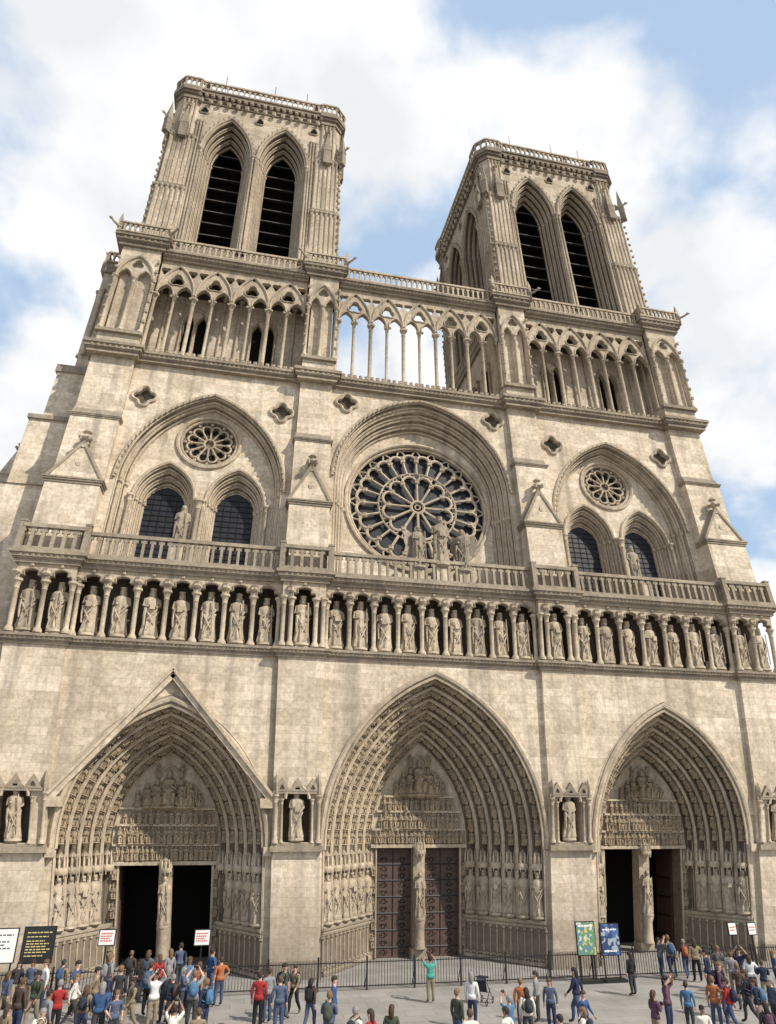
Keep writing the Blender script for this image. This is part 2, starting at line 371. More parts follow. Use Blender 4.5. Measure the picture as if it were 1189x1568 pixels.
    if closed:
        for s in (-1,1):
            xa,xb=sorted((cx+s*.34,cx+s*dh));box(DR,xa,xb,y1+.35,y1+.5,0,lint)
            xm=(xa+xb)/2;w=(xb-xa)/2
            tube(I,[(xm,y1+.33,.1),(xm,y1+.33,lint)],.03,4)
            for zz in (.5,1.3,2.1,2.9,3.7,4.5):
                tube(I,[(xa+.05,y1+.33,zz),(xb-.05,y1+.33,zz)],.035,4)
                for q in (-.5,.5):
                    for sg in (-1,1):
                        for sq in (-1,1):
                            cxx=xm+q*w;tube(I,[(cxx+sq*(.02+.2*math.cos(t)*(1-t/9)),y1+.33,zz+sg*(.18+.17*math.sin(t)*(1-t/9))) for t in [j*.7 for j in range(8)]],.02,4)
    else:
        for s in (-1,1):
            xx=cx+s*(dh-.06);box(DR,min(xx,xx+s*.1),max(xx,xx+s*.1),y1+1.0,y1+2.6,0,lint-.1)
            for zz in (.6,1.6,2.6,3.6): tube(I,[(xx-s*.02,y1+1.0,zz),(xx-s*.02,y1+2.5,zz)],.04,4)
        box(VD,cx-dh-.5,cx+dh+.5,y1+3.2,y1+3.3,0,lint+1);box(VD,cx-dh-.12,cx-dh-.01,y1+.9,y1+3.2,0,lint);box(VD,cx+dh+.06,cx+dh+.16,y1+.9,y1+3.2,0,lint)
        box(VD,cx-dh-.5,cx+dh+.5,y1+.62,y1+3.2,lint+.02,lint+.2)
YW=.3
PORT=[(-13.98,4.95,12.3,5.5,2.75,10.1,4.6,3.6,5,2.4,False,4),(0.0,6.1,14.35,5.4,2.85,11.0,5.35,4.2,6,2.5,True,6),(13.98,4.85,13.0,5.6,2.85,10.5,5.27,3.6,5,2.6,False,4)]
for (cx,a0,ap0,zs,a1,ap1,lint,y1,NO,dh,closed,nst),(bx0,bx1) in zip(PORT,BAYS):
    portal(cx,a0,ap0,zs,a1,ap1,lint,YW,y1,NO,dh,closed,nst)
    A=arch(cx,zs,a0,ap0-zs,12)
    top=L1-.1
    outl=[(bx0-.05,0),(cx-a0,0)]+A+[(cx+a0,0),(bx1+.05,0),(bx1+.05,top),(bx0-.05,top)]
    plate(S,outl,[],YW,None)
    P=arch(cx,zs,a0+.12,ap0+.2-zs,16)
    tube(C,y_(P,YW-.08),.15,6);tube(C,y_(arch(cx,zs,a0-.1,ap0-.12-zs,14),YW-.02),.08,6)
    if cx: 
        tube(C,y_(arch(cx,zs,a0+.3,ap0+.42-zs,16),YW-.01),.06,5)
        for s in (-1,1): box(C,cx+s*(a0+.15)-.22,cx+s*(a0+.15)+.22,YW-.3,YW,zs-.35,zs+.05)
    box(S,bx0,bx1,4.9,7.4,6.6,L3-.4)
def strip(m,p,q,w,y0,y1):
    d=Vector((q[0]-p[0],q[1]-p[1])).normalized();n=Vector((-d.y,d.x))*w/2
    P=[(p[0]-n.x,p[1]-n.y),(q[0]-n.x,q[1]-n.y),(q[0]+n.x,q[1]+n.y),(p[0]+n.x,p[1]+n.y)]
    plate(m,P,[],y0,y1)
for s in (-1,1):
    strip(S,(-13.98+s*5.35,7.55),(-13.98,13.75),.36,YW-.36,YW);strip(C,(-13.98+s*5.3,7.85),(-13.98,13.98),.14,YW-.5,YW)
    box(C,-13.98+s*5.0-.35,-13.98+s*5.0+.35,YW-.4,YW,7.3,7.75)
for i,(x,w) in enumerate(BUT):
    x0,x1=x-w/2,x+w/2
    box(S,x0,x1,.0,5,0,5.3)
    box(W,x0-.12,x1+.12,-.14,5.01,0,.55);box(W,x0-.06,x1+.06,-.07,5.02,.55,.75)
    nw=.72
    hole=[(x-nw,5.75)]+arch(x,7.6,nw,.75,6)+[(x+nw,5.75)]
    plate(S,[(x0,5.3),(x1,5.3),(x1,L1),(x0,L1)],[hole],.0,.75,rev_outer=False)
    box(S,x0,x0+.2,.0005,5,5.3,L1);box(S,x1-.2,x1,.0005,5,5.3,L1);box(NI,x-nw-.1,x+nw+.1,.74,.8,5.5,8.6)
    box(W,x0-.1,x1+.1,-.28,.3,5.35,5.6);box(W,x0-.05,x1+.05,-.16,.3,5.6,5.72)
    inst(ST,SAINTS[(i*2+1)%7],(x,.15,5.95),2.2,sx=1.0)
    for s in (-1,1):
        column(C,x+s*(w/2-.12),-.12,5.72,7.95,.09)
        column(C,x+s*(nw+.05),-.1,5.72,7.75,.06)
    tube(C,y_(arch(x,7.75,.6,.6,6),-.12),.08,5)
    for s in (-1,0,1):
        xx=x+s*.78;plate(W,[(xx-.4,8.1),(xx+.4,8.1),(xx,8.75)],[foil(xx,8.28,.13,3,12)],-.2,.05)
    box(W,x0-.02,x1+.02,-.18,.02,7.98,8.12)
    for s in (-1,1): lathe(W,x+s*(w/2-.14),-.1,[(.16,7.95),(.17,8.5),(.0,8.95)],4)
# ------------------------------------------------------------------ KINGS GALLERY
def kings(x0,x1,n,yf):
    w=(x1-x0)/n
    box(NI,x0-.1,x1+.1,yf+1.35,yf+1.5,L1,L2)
    for i in range(n+1): 
        xx=x0+i*w
        column(C,min(max(xx,x0+.1),x1-.1),yf+.12,L1+.42,18.35,.125)
    for i in range(n):
        a=x0+i*w;b=a+w;c=(a+b)/2
        A=arch(c,18.3,w/2-.13,.62,7)
        A=[(p if j not in (3,11) else (c+(p[0]-c)*.72,p[1]-.12)) for j,p in enumerate(A)]
        plate(C,[(a,18.3),(c-w/2+.13,18.3)]+A[1:-1]+[(c+w/2-.13,18.3),(b,18.3),(b,19.25),(a,19.25)],[],yf,yf+.35)
        tube(W,y_(A,yf-.03),.05,5)
        inst(C,BLOB,(a,yf-.05,18.75),.42);inst(C,BLOB,(c,yf-.05,19.1),.2)
        inst(ST,KINGS[(i*4+int(x0*7))%9],(c,yf+.55,L1+.68),2.62*(.96+.07*random.random()),rz=random.uniform(-.25,.25),sx=1.02)
        box(C,c-.34,c+.34,yf+.2,yf+.95,L1+.3,L1+.48)
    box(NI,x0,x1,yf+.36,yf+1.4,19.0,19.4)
for (a,b),n in zip(BAYS,(7,9,7)): kings(a,b,n,.3)
for i,(x,w) in enumerate(BUT):
    if i in (0,3): kings(x-w/2+.02,x+w/2-.02,2,-.08)
    else:
        kings(x-.78,x+.78,1,-.08)
        for s in (-1,1):
            xa,xb=sorted((x+s*.8,x+s*(w/2-.02)));box(NI,xa,xb,.3,1.2,L1,19.2)
            column(C,x+s*(w/2-.12),.04,L1+.42,18.4,.12);box(C,xa,xb,-.075,.3,18.32,19.24)
for (a,b) in BAYS:
    cornice(a,b,.32,L1-.15,L1+.35,.35,1.4,side=False);cornice(a,b,.3,19.22,L2+.12,.45,2.2,side=False)
for x,w in BUT:
    cornice(x-w/2,x+w/2,.0,L1-.18,L1+.32,.36,1.41);cornice(x-w/2,x+w/2,-.08,19.2,L2+.15,.42,2.21)
# ------------------------------------------------------------------ VIRGIN GALLERY
for (a,b) in BAYS: balustrade(W,(a-.2,.12),(b+.2,.12),L2+.12,1.5,.46,.2,.14)
for x,w in BUT:
    a,b=x-w/2-.15,x+w/2+.15
    balustrade(W,(a,-.28),(b,-.28),L2+.15,1.55,.5,.22,.17)
    for q in (a,b): balustrade(W,(q,-.28),(q,.35),L2+.15,1.55,.4,.2,.17)
    for q in (a,b): lathe(W,q,-.28,[(.2,L2+.1),(.2,L2+1.75),(.25,L2+1.8),(.25,L2+1.9)],4,a0=math.pi/4)
ST2=g('virgin_and_angels')
inst(ST2,KINGS[2],(.55,.35,21.2),3.2,sx=.98);inst(ST2,ANGEL,(-.85,.35,20.9),2.8,rz=.5);inst(ST2,ANGEL,(1.95,.35,20.9),2.8,rz=-.5)
inst(ST2,SAINTS[1],(-14.6,.95,21.1),2.8,sx=.9);inst(ST2,SAINTS[4],(13.8,.95,21.1),2.8,sx=.9)
for x in (.55,-.85,1.95,-14.6,13.8): box(C,x-.38,x+.38,.1,1.4,19.8,20.95)
# ------------------------------------------------------------------ ROSE LEVEL
def lp2(cx,zb,zs,a,ap,n=12): return [(cx-a,zb)]+arch(cx,zs,a,ap-zs,n)+[(cx+a,zb)]
def steps(cx,zb,zs,a0,ap0,a1,ap1,y0,y1,N_,cols=True,r=.08,mat=S,capz=None,zs1=None,edge=False):
    L=[]
    for k in range(N_+1):
        f=k/N_;L.append((lp2(cx,zb,zs if zs1 is None else zs+(zs1-zs)*f,a0+(a1-a0)*f,ap0+(ap1-ap0)*f,14),y0+(y1-y0)*f))
    for k in range(N_):
        A,ya=L[k];B,yb=L[k+1]
        loft(mat,y_(A,ya),y_(A,yb));loft(mat,y_(A,yb),y_(B,yb))
        if cols:
            M_=[((p[0]*.5+q[0]*.5),(p[1]*.5+q[1]*.5)) for p,q in zip(A,B)]
            tube(C,y_(M_,yb-r*.9),r,6)
            if edge: tube(C,y_([(cx+(p[0]-cx)*.99,p[1]) for p in A],ya+.02),r*.6,5)
            for s in (0,-1):
                zc=capz or zs;inst(C,BLOB,(M_[s][0],yb-r,zc),r*4.2)
    return L[-1][0]
def petals(m,cx,cz,y,r_in,r_sp,n,off,r,tip=.36):
    for i in range(n):
        a=2*math.pi*(i+off)/n+math.pi/2
        tube(m,[(cx+r_in*math.cos(a),y,cz+r_in*math.sin(a)),(cx+r_sp*math.cos(a),y,cz+r_sp*math.sin(a))],r,6)
        am=a+math.pi/n;hw=r_sp*math.sin(math.pi/n)
        c_=(cx+r_sp*math.cos(math.pi/n)*math.cos(am),cz+r_sp*math.cos(math.pi/n)*math.sin(am))
        P=[(c_[0]+hw*math.cos(am-math.pi/2+math.pi*j/8),y,c_[1]+hw*math.sin(am-math.pi/2+math.pi*j/8)) for j in range(9)]
        tube(m,P,r*1.15,6)
        inst(m,BLOB,(cx+r_sp*math.cos(a),y,cz+r_sp*math.sin(a)),tip)
def wheel(m,cx,cz,y,R,n1,n2,big=True):
    if big:
        tube(m,y_(circ(cx,cz,.45,20),y),.11,6,True);tube(m,y_(circ(cx,cz,.18,10),y),.05,5,True)
        petals(m,cx,cz,y,.45,R*.43,n1,0,.09,.4)
        tube(m,y_(circ(cx,cz,R*.575,60),y),.06,5,True)
        for i in range(n2):
            a=2*math.pi*(i+.5)/n2+math.pi/2;tube(m,y_(circ(cx+R*.535*math.cos(a),cz+R*.535*math.sin(a),R*.035,7),y),.05,4,True)
        petals(m,cx,cz,y,R*.575,R*.80,n2,0,.095,.42)
        for i in range(n2):
            a=2*math.pi*i/n2+math.pi/2
            tube(m,y_(foil(cx+R*.925*math.cos(a),cz+R*.925*math.sin(a),R*.062,3,12,a),y),.065,5,True)
    else:
        tube(m,y_(circ(cx,cz,R*.2,14),y),.07,6,True)
        petals(m,cx,cz,y,R*.2,R*.70,n1,0,.065,.22)
        for i in range(n1):
            a=2*math.pi*i/n1+math.pi/2;inst(m,BLOB,(cx+R*.92*math.cos(a),y,cz+R*.92*math.sin(a)),.24)
for bi,(bx0,bx1) in enumerate(BAYS):
    cx=(bx0+bx1)/2
    if bi!=1:
        a0,ap0,zs=4.85,32.5,25.7
        big=lp2(cx,20.3,zs,a0,ap0,14)
        fo=[foil(cx+s*4.35,31.9,.66,4) for s in (-1,1)]
        plate(S,[(bx0-.1,L2),(bx1+.1,L2),(bx1+.1,L3),(bx0-.1,L3)],[big]+fo,1.5,1.75,rev_outer=False)
        for s in (-1,1):
            tube(C,y_(foil(cx+s*4.35,31.9,.76,4),1.42),.11,5,True)
            box(NI,cx+s*4.35-.75,cx+s*4.35+.75,1.74,1.8,31.1,32.7)
        tube(C,y_(arch(cx,zs,a0+.14,ap0+.16-zs,16),1.42),.12,6)
        for p,t in on_arch(arch(cx,zs,a0+.05,ap0+.08-zs,16),.42): inst(C,BLOB,(p.x,1.34,p.y),.17)
        inner=steps(cx,20.3,zs,a0,ap0,4.25,31.9,1.5,2.5,2,r=.1,edge=True)
        lc=2.12
        holes=[lp2(cx+s*lc,20.3,24.9,1.72,27.45,12) for s in (-1,1)]
        rc=(cx,29.45)
        hr=circ(*rc,1.85,36)
        plate(S,inner,holes+[hr],2.5,None)
        for s in (-1,1):
            il=steps(cx+s*lc,20.3,24.9,1.72,27.45,1.15,26.3,2.5,3.6,3,r=.09,edge=True)
            plate(GL,il,[],3.6,None)
            for k in range(1,5):
                xx=cx+s*lc-1.15+k*.46;tube(g('glazing_bars'),[(xx,3.57,20.5),(xx,3.57,25.6)],.018,4)
            for k in range(14): tube(g('glazing_bars'),[(cx+s*lc-1.15,3.56,20.8+k*.38),(cx+s*lc+1.15,3.56,20.8+k*.38)],.02,4)
            tube(C,y_(arch(cx+s*lc,24.9,1.82,27.6-24.9,12),2.44),.11,6)
            for q in (-1.9,1.9): column(C,cx+s*lc+q,2.38,20.3,25.05,.11)
        loft(S,y_(hr,2.5),y_(circ(*rc,1.7,36),2.85),True)
        plate(D,circ(*rc,1.72,36),[],2.86,None)
        for k in range(12):
            a=2*math.pi*(k+.5)/12+math.pi/2
            plate(VD,foil(rc[0]+1.0*math.cos(a),rc[1]+1.0*math.sin(a),.26,3,12,a),[],2.83,None)
        tube(C,y_(circ(*rc,1.95,40),2.44),.12,6,True);tube(C,y_(circ(*rc,1.74,40),2.58),.09,6,True)
        wheel(C,rc[0],rc[1],2.72,1.66,12,0,False)
        column(C,cx,2.2,20.3,25.0,.16)
    else:
        a0,ap0,zs=5.95,34.2,27.4
        fo=[foil(cx+s*5.3,33.4,.66,4) for s in (-1,1)]
        plate(S,[(bx0-.1,L2),(bx1+.1,L2),(bx1+.1,L3),(bx0-.1,L3)],[lp2(cx,20.3,zs,a0,ap0,14)]+fo,1.5,1.75,rev_outer=False)
        for s in (-1,1):
            tube(C,y_(foil(cx+s*5.3,33.4,.76,4),1.42),.11,5,True)
            box(NI,cx+s*5.3-.72,cx+s*5.3+.72,1.74,1.8,32.6,34.2)
        tube(C,y_(arch(cx,zs,a0+.12,ap0+.14-zs,16),1.42),.12,6)
        for p,t in on_arch(arch(cx,zs,a0+.03,ap0+.05-zs,16),.42): inst(C,BLOB,(p.x,1.34,p.y),.18)
        inner=steps(cx,20.3,zs,a0,ap0,5.05,32.3,1.5,3.1,4,r=.1,capz=25.6,zs1=27.0,edge=True)
        rc=(0,26.5);hr=circ(*rc,4.85,72)
        plate(S,inner,[hr],3.1,None)
        loft(S,y_(hr,3.1),y_(circ(*rc,4.68,72),3.6),True)
        plate(GL,circ(*rc,4.75,72),[],3.61,None)
        tube(C,y_(circ(*rc,4.94,80),3.04),.12,6,True);tube(C,y_(circ(*rc,4.72,80),3.2),.1,6,True)
        TR=g('rose_tracery');wheel(TR,0,26.5,3.35,4.68,12,24)
def weather(m,x0,x1,ya,yb,z0,z1):
    V=[(x0,ya,z0),(x1,ya,z0),(x1,yb,z0),(x0,yb,z0),(x0,yb,z1),(x1,yb,z1)]
    m.add(V,[(0,1,5,4),(0,4,3),(1,2,5),(3,4,5,2),(0,3,2,1)])
for i,(x,w) in enumerate(BUT):
    x0,x1=x-w/2,x+w/2
    box(S,x0,x1,.25,5,L2,24.4)
    cornice(x0,x1,.25,24.4,24.75,.18,1.3,leaf=False)
    box(S,x0+.06,x1-.06,.85,5,24.75,29.6)
    plate(S,[(x0+.02,24.75),(x1-.02,24.75),(x,27.1)],[],.28,.9)
    strip(W,(x0-.08,24.7),(x,27.25),.16,.2,.95);strip(W,(x1+.08,24.7),(x,27.25),.16,.2,.95)
    inst(C,FINIAL,(x,.35,26.9),1.3)
    lathe(C,x,.4,[(.16,25.6),(.24,25.8),(.16,26)],6)
    cornice(x0+.06,x1-.06,.85,29.45,29.7,.14,1.5,leaf=False)
    weather(W,x0+.06,x1-.06,.78,1.15,29.7,30.3)
    box(S,x0+.12,x1-.12,1.1,5,29.7,L3)
for a,b in BAYS:
    cornice(a,b,1.3,L3-.35,L3+.35,.45,3,side=False)
    blobs_row(a,b,1.0,L3+.5,.3,.4)
for x,w in BUT: cornice(x-w/2,x+w/2,.75,L3-.4,L3+.4,.42,3.01)
# ------------------------------------------------------------------ GRANDE GALERIE arcade
def unit(x0,w,y,T=.36,back=False,zb=35.3):
    c=x0+w/2;z0=40.7;q=w/4;zt=43.7
    a=q-.1
    A1=arch(x0+q,z0,a,.85,5);A2=arch(x0+3*q,z0,a,.85,5)
    outl=[(x0,z0),(x0+q-a,z0)]+A1[1:-1]+[(x0+q+a,z0),(x0+3*q-a,z0)]+A2[1:-1]+[(x0+3*q+a,z0),(x0+w,z0),(x0+w,zt),(x0,zt)]
    holes=[foil(c,42.0,.52,3,21),foil(x0+.40,42.8,.38,3,15,-math.pi/2),foil(x0+w-.40,42.8,.38,3,15,-math.pi/2),foil(c,43.2,.19,3,12,-math.pi/2)]
    plate(C,outl,holes,y,y+T,rev_outer=False,back=back)
    loft(C,y_([outl[1]]+A1[1:-1]+[(x0+q+a,z0)],y),y_([outl[1]]+A1[1:-1]+[(x0+q+a,z0)],y+T))
    loft(C,y_([(x0+3*q-a,z0)]+A2[1:-1]+[(x0+3*q+a,z0)],y),y_([(x0+3*q-a,z0)]+A2[1:-1]+[(x0+3*q+a,z0)],y+T))
    tube(C,y_(arch(c,z0+.1,w/2-.06,2.55,8),y-.04),.09,5)
    tube(C,y_(A1,y-.03),.06,5);tube(C,y_(A2,y-.03),.06,5);tube(C,y_(foil(c,42.0,.58,3,18),y-.03),.06,5,True)
    for xx in (x0+.02,c): column(C,xx,y+T/2,zb,z0+.02,.14 if xx!=c else .11)
for bi,(a,b) in enumerate(BAYS):
    n=5 if bi==1 else 4;w=(b-a)/n
    for i in range(n): unit(a+i*w,w,1.35,back=(bi==1))
    for i in range(2*n+1): 
        for q in (-.2,.2): inst(C,BLOB,(a+i*w/2+q,1.28,40.5),.2)
    cornice(a,b,1.3,43.7,44.35,.5,3.2 if bi!=1 else 2.2,side=False)
    balustrade(C,(a-.2,1.0),(b+.2,1.0),44.35,1.15,.42,.2,.13)
    if bi!=1:
        box(S,a-.3,a+1.7,3.2,3.7,L3,44.4);box(S,b-1.7,b+.3,3.2,3.7,L3,44.4)
        cx=(a+b)/2
        sl=[]
        for s in (-1,1):
            for q in (-.46,.46): sl.append(lp2(cx+s*2.45+q,35.9,39.8,.34,40.7,5))
        plate(S,[(a+1.6,L3),(b-1.6,L3),(b-1.6,44.4),(a+1.6,44.4)],sl,3.22,3.7)
        box(VD,a+1.7,b-1.7,3.65,3.7,35.5,41)
        box(NI,a+.1,b-.1,3.19,3.215,42.2,43.7)  # dark strip standing in for ceiling shade behind the trefoils
        for s in (-1,1):
            for q in (-.9,0,.9): column(C,cx+s*2.45+q,3.12,35.3,39.9,.08)
            tube(C,y_(arch(cx+s*2.45,39.8,.95,1.3,8),3.14),.1,6)
        for q in (-4.6,-.6,.6,4.6): column(C,cx+q,3.14,35.3,42.5,.12)
    else:
        box(S,a-.5,b+.5,1.2,3,L3-.3,L3+.0)
for i,(x,w) in enumerate(BUT):
    x0,x1=x-w/2+.12,x+w/2-.12
    box(S,x0+.3,x1-.3,1.25,4,L3+.3,44.0)
    q=(x1-x0)/2
    box(S,x0,x1,.95,3.6,L3+.4,36.6)
    z0=41.2;A1=arch(x-q/2,z0,q/2-.16,.8,6);A2=arch(x+q/2,z0,q/2-.16,.8,6)
    hl=[[(x-q+.16,36.6)]+A1[1:-1]+[(x-.16,36.6)],[(x+.16,36.6)]+A2[1:-1]+[(x+q-.16,36.6)],foil(x,42.55,.42,3,18)]
    plate(S,[(x0,36.5),(x1,36.5),(x1,44.1),(x0,44.1)],hl,.9,1.3)
    for sgn in (-1,0,1): column(C,x+sgn*(q-.06),.86,36.6,z0+.1,.11)
    tube(C,y_(arch(x,41.3,q-.1,2.0,8),.84),.1,6)
    for xx in (x-q/2,x+q/2): tube(C,y_(arch(xx,z0,q/2-.14,.8,6),.86),.07,5)
    for sx in (x0+.04,x1-.04):
        for yy in (1.6,2.4): column(C,sx,yy,36.6,42.4,.1)
    box(W,x0-.15,x1+.15,.7,1.1,36.35,36.6)
    cornice(x-w/2,x+w/2,.85,44.05,44.95,.5,4.2)
    A_=x-w/2-.35;B_=x+w/2+.35
    balustrade(C,(A_,.42),(B_,.42),44.95,.95,.36,.2,.13)
    for s,xx in ((-1,A_),(1,B_)):
        balustrade(C,(xx,.42),(xx,3.4),44.95,.95,.36,.2,.13)
        inst(ST,GARG,(xx,.3,45.3),.6,rz=s*.8)
        lathe(C,xx,.42,[(.17,44.9),(.17,46.1),(.0,46.8)],4,a0=math.pi/4)
    for s in (-1,1):
        for k in range(7): inst(C,BLOB,(x+s*(w/2-.1),.78,37.5+k*.9),.26)
# ------------------------------------------------------------------ TOWERS
def tower(cx,hw,depth,yf):
    cy=yf+depth/2
    def face(T,half):
        for m in (S,C,W,D,VD,LV,ST): m.T=T
        e=half
        ob=[(-e+1.6,L4-1),(e-1.6,L4-1),(e-1.6,62.9),(-e+1.6,62.9)]
        lc=min(2.35,half*.34);a=min(1.98,lc-.33)
        zb=46.4;zs=57.0;ap=60.9
        holes=[lp2(s*lc,zb,zs,a,ap,10) for s in (-1,1)]
        plate(S,ob,holes,0,None)
        for s in (-1,1):
            c=s*lc
            inner=steps(c,zb,zs,a,ap,a-.68,ap-1.25,0,1.7,4,r=.08,mat=D,edge=True)  # belfry steps take the darker stone as painted shade between shafts
            tube(C,y_(arch(c,zs,a+.2,ap+.25-zs,12),-.14),.13,6)
            tube(C,y_(arch(c,zs,a+.02,ap+.02-zs,12),-.07),.08,6)
            for p,t in on_arch(arch(c,zs,a+.3,ap+.4-zs,12),.55): inst(C,BLOB,(p.x,-.2,p.y),.22)
            plate(VD,inner,[],3.4,None);loft(VD,y_(inner,1.7),y_(inner,3.4))
            ai=a-.68
            z=zb+.2
            while z<ap-2.0:
                V=[(c-ai,1.75,z),(c+ai,1.75,z),(c+ai,2.6,z+.6),(c-ai,2.6,z+.6)]
                LV.add(V+[(p[0],p[1],p[2]+.09) for p in V],[(0,3,2,1),(4,5,6,7),(0,1,5,4),(2,3,7,6)])
                z+=1.35
            for q in (-a-.12,a+.12): column(C,c+q,-.1,zb-.6,zs+.1,.12)
        for q in (-.13,.13): column(C,q,-.22,zb-.6,zs+.1,.1)
        for fx,fz in ((-e+2.3,61.6),(0,61.5),(e-2.3,61.6)): tube(C,y_(foil(fx,fz,.42,3,18),-.06),.07,5,True);plate(VD,foil(fx,fz,.34,3,15),[],-.008,None)
        box(W,-e+1.5,e-1.5,-.18,.2,L4-.5,45.9)
        for k,(z0,z1,p) in enumerate(((62.55,62.8,.1),(62.8,63.05,.25),(63.3,63.6,.5),(63.6,63.8,.62))):
            box(W,-e+1.3,e-1.3,-p,.6+.01*k,z0,z1)
        blobs_row(-e+1.4,e-1.4,-.36,63.17,.4,.55)
        for i in range(int((2*e-3)/.8)): inst(C,BLOB,(-e+1.9+i*.8,-.3,62.45),.42)
        balustrade(C,(-e+1.5,-.35),(e-1.5,-.35),63.8,1.35,.5,.2,.14)
        for s in (-1,1):
            for q in (.35,.6,.85): 
                column(C,s*(lc+a+q),-.08,45.9,60.2,.09)
        for m in (S,C,W,D,VD,LV,ST): m.T=None
    def mkT(ang,half_d):
        c,s=math.cos(ang),math.sin(ang)
        def T(V):
            V=np.array(V,float);x=V[:,0].copy();y=V[:,1]-half_d
            return np.column_stack([cx+x*c-y*s,cy+x*s+y*c,V[:,2]])
        return T
    face(mkT(0,depth/2),hw);face(mkT(-math.pi/2,hw),depth/2);face(mkT(math.pi/2,hw),depth/2);face(mkT(math.pi,depth/2),hw)
    for sx in (-1,1):
        for sy in (-1,1):
            px,py=cx+sx*(hw-1.0),cy+sy*(depth/2-1.0)
            def octo(r,ch): return [(px+a*r+0,py+b*r) for a,b in ((-1,-1+ch),(-1+ch,-1),(1-ch,-1),(1,-1+ch),(1,1-ch),(1-ch,1),(-1+ch,1),(-1,1-ch))]
            prism_xy(S,octo(1.3,.25),L4-1,52);prism_xy(S,octo(1.22,.3),52,58.2);prism_xy(S,octo(1.12,.45),58.2,62.6)
            for zz,r in ((52,1.38),(58.2,1.32),(46,1.42)): prism_xy(W,octo(r,.28),zz-.15,zz+.12)
            prism_xy(W,octo(1.3,.5),62.56,63.06);prism_xy(W,octo(1.65,.55),63.3,63.82);prism_xy(W,octo(1.48,.5),63.07,63.3)
            for t_ in (-.75,-.45,-.15,.15,.45,.75):
                for dx,dy in ((sx,t_),(t_,sy)):
                    column(C,px+dx*1.3,py+dy*1.3,46.1,51.8,.1);column(C,px+dx*1.22,py+dy*1.22,52.15,58,.09)
                    if abs(t_)<.5: column(C,px+dx*1.14,py+dy*1.14,58.4,62.4,.08)
            for k in range(16): inst(C,BLOB,(px+sx*1.25,py+sy*1.25,46.6+k*.75),.24)
            for dx,dy in ((sx*1.35,0),(0,sy*1.35)):
                lathe(W,px+dx,py+dy,[(.45,57.6),(.45,59),(.5,59.05),(.0,61.4)],4,a0=math.pi/4);inst(C,FINIAL,(px+dx,py+dy,61.1),.7)
            lathe(W,px+sx*1.35,py+sy*1.35,[(.35,57.9),(.35,59.2),(.4,59.25),(.0,61.6)],4)
            inst(ST,GARG,(px+sx*1.2,py+sy*1.0,59.6),.7,rz=(sx*.8 if sy<0 else math.pi-sx*.8))
            P=octo(1.5,.55)
            for i in range(8): balustrade(C,P[i],P[(i+1)%8],63.8,1.35,.5,.2,.14)
    e=hw-1.3;box(W,cx-e,cx+e,yf+1.3,yf+depth-1.3,63.2,63.75)
for i,(sgn,hw) in enumerate(((-1,7.15),(1,6.7))):
    tcx=sgn*TC
    tower(tcx,hw,14.2,1.95)
    tx=tcx-hw+1.6 if sgn<0 else tcx+hw-3.0
    lathe(W,tx,4.2,[(1.3,63.7),(1.3,65.9),(1.45,66.0),(.12,68.4)],8);inst(C,FINIAL,(tx,4.2,68.2),.9)
    for q in (-3.5,1.0,4.0): tube(g('lightning_rods'),[(tcx+q,2.0,65),(tcx+q,2.0,67.2)],.03,4)
    for sx in (-1,1):
        xx=tcx+sx*6.6
        box(S,min(xx,xx+sx*.5),max(xx,xx+sx*.5),3.7,16,L3,44.3)
        for k in range(4):
            yy=5+k*2.6
            box(VD,min(xx+sx*.495,xx+sx*.52),max(xx+sx*.495,xx+sx*.52),yy,yy+.7,37,41)
            for q in (-.2,.9): column(C,xx+sx*.6,yy+q,36,41.3,.12)
    box(S,tcx-6.8,tcx+6.8,15.6,16.1,L3,44.3)
    box(W,tcx-7.3,tcx+7.3,3.75,16.5,44.0,44.6)
    for sx in (-1,1):
        balustrade(C,(tcx+sx*7.25,3.7),(tcx+sx*7.25,16.2),44.6,1.1,.45,.2,.13)
box(S,-21.5,-7.5,7.5,30,0,L3-.4);box(S,7.5,21.5,7.5,30,0,L3-.4);box(S,-7.6,7.6,7.5,60,0,L3-1.2)
for s in (-1,1):
    box(S,min(s*21.5,s*19.3),max(s*21.5,s*19.3),4.9,7.6,0,L3-.4)
    box(S,*sorted((s*8.0,s*6.6)),4.95,7.6,0,L3-.4)
box(VD,-7.6,7.6,4.9,6.8,0,6.2)
for s in (-1,1):
    wdt=4.0 if s<0 else 1.0
    for yb,ht in ((3.4,31.0),(12.,31.)):
        x0,x1=sorted((s*21.4,s*(22.2+wdt)));box(S,x0,x1,yb,yb+2.4,0,25.5)
        weather(W,x0,x1,yb-.1,yb+2.5,25.5,26.3)
        x0,x1=sorted((s*21.4,s*(22.2+wdt*.75)));box(S,x0,x1,yb+.05,yb+2.35,25.5,30.5);box(W,x0-.1,x1+.1,yb-.1,yb+2.5,30.4,30.7)
        x0,x1=sorted((s*21.4,s*(22.1+wdt*.6)));box(S,x0,x1,yb+.1,yb+2.3,30.5,L3-.3);box(W,x0-.15,x1+.15,yb,yb+2.4,L3-.5,L3+.1)
        x0,x1=sorted((s*21.0,s*(21.9+wdt*.42)));box(S,x0,x1,yb+.1,yb+2.3,L3,43.6);box(W,x0-.25,x1+.25,yb-.1,yb+2.5,43.6,44.5)
        for k in range(3): column(C,(x1 if s>0 else x0)+s*.05,yb+.4+k*.8,36,42,.12)
        for k in range(3): column(C,x0+.3+k*(x1-x0-.6)/2,yb+.05,36,42,.11)
        balustrade(C,((x1 if s>0 else x0)+s*.1,yb-.1),((x1 if s>0 else x0)+s*.1,yb+2.5),44.5,1,.4,.2,.13)
        balustrade(C,(x0,yb-.1),(x1,yb-.1),44.5,1,.4,.2,.13)
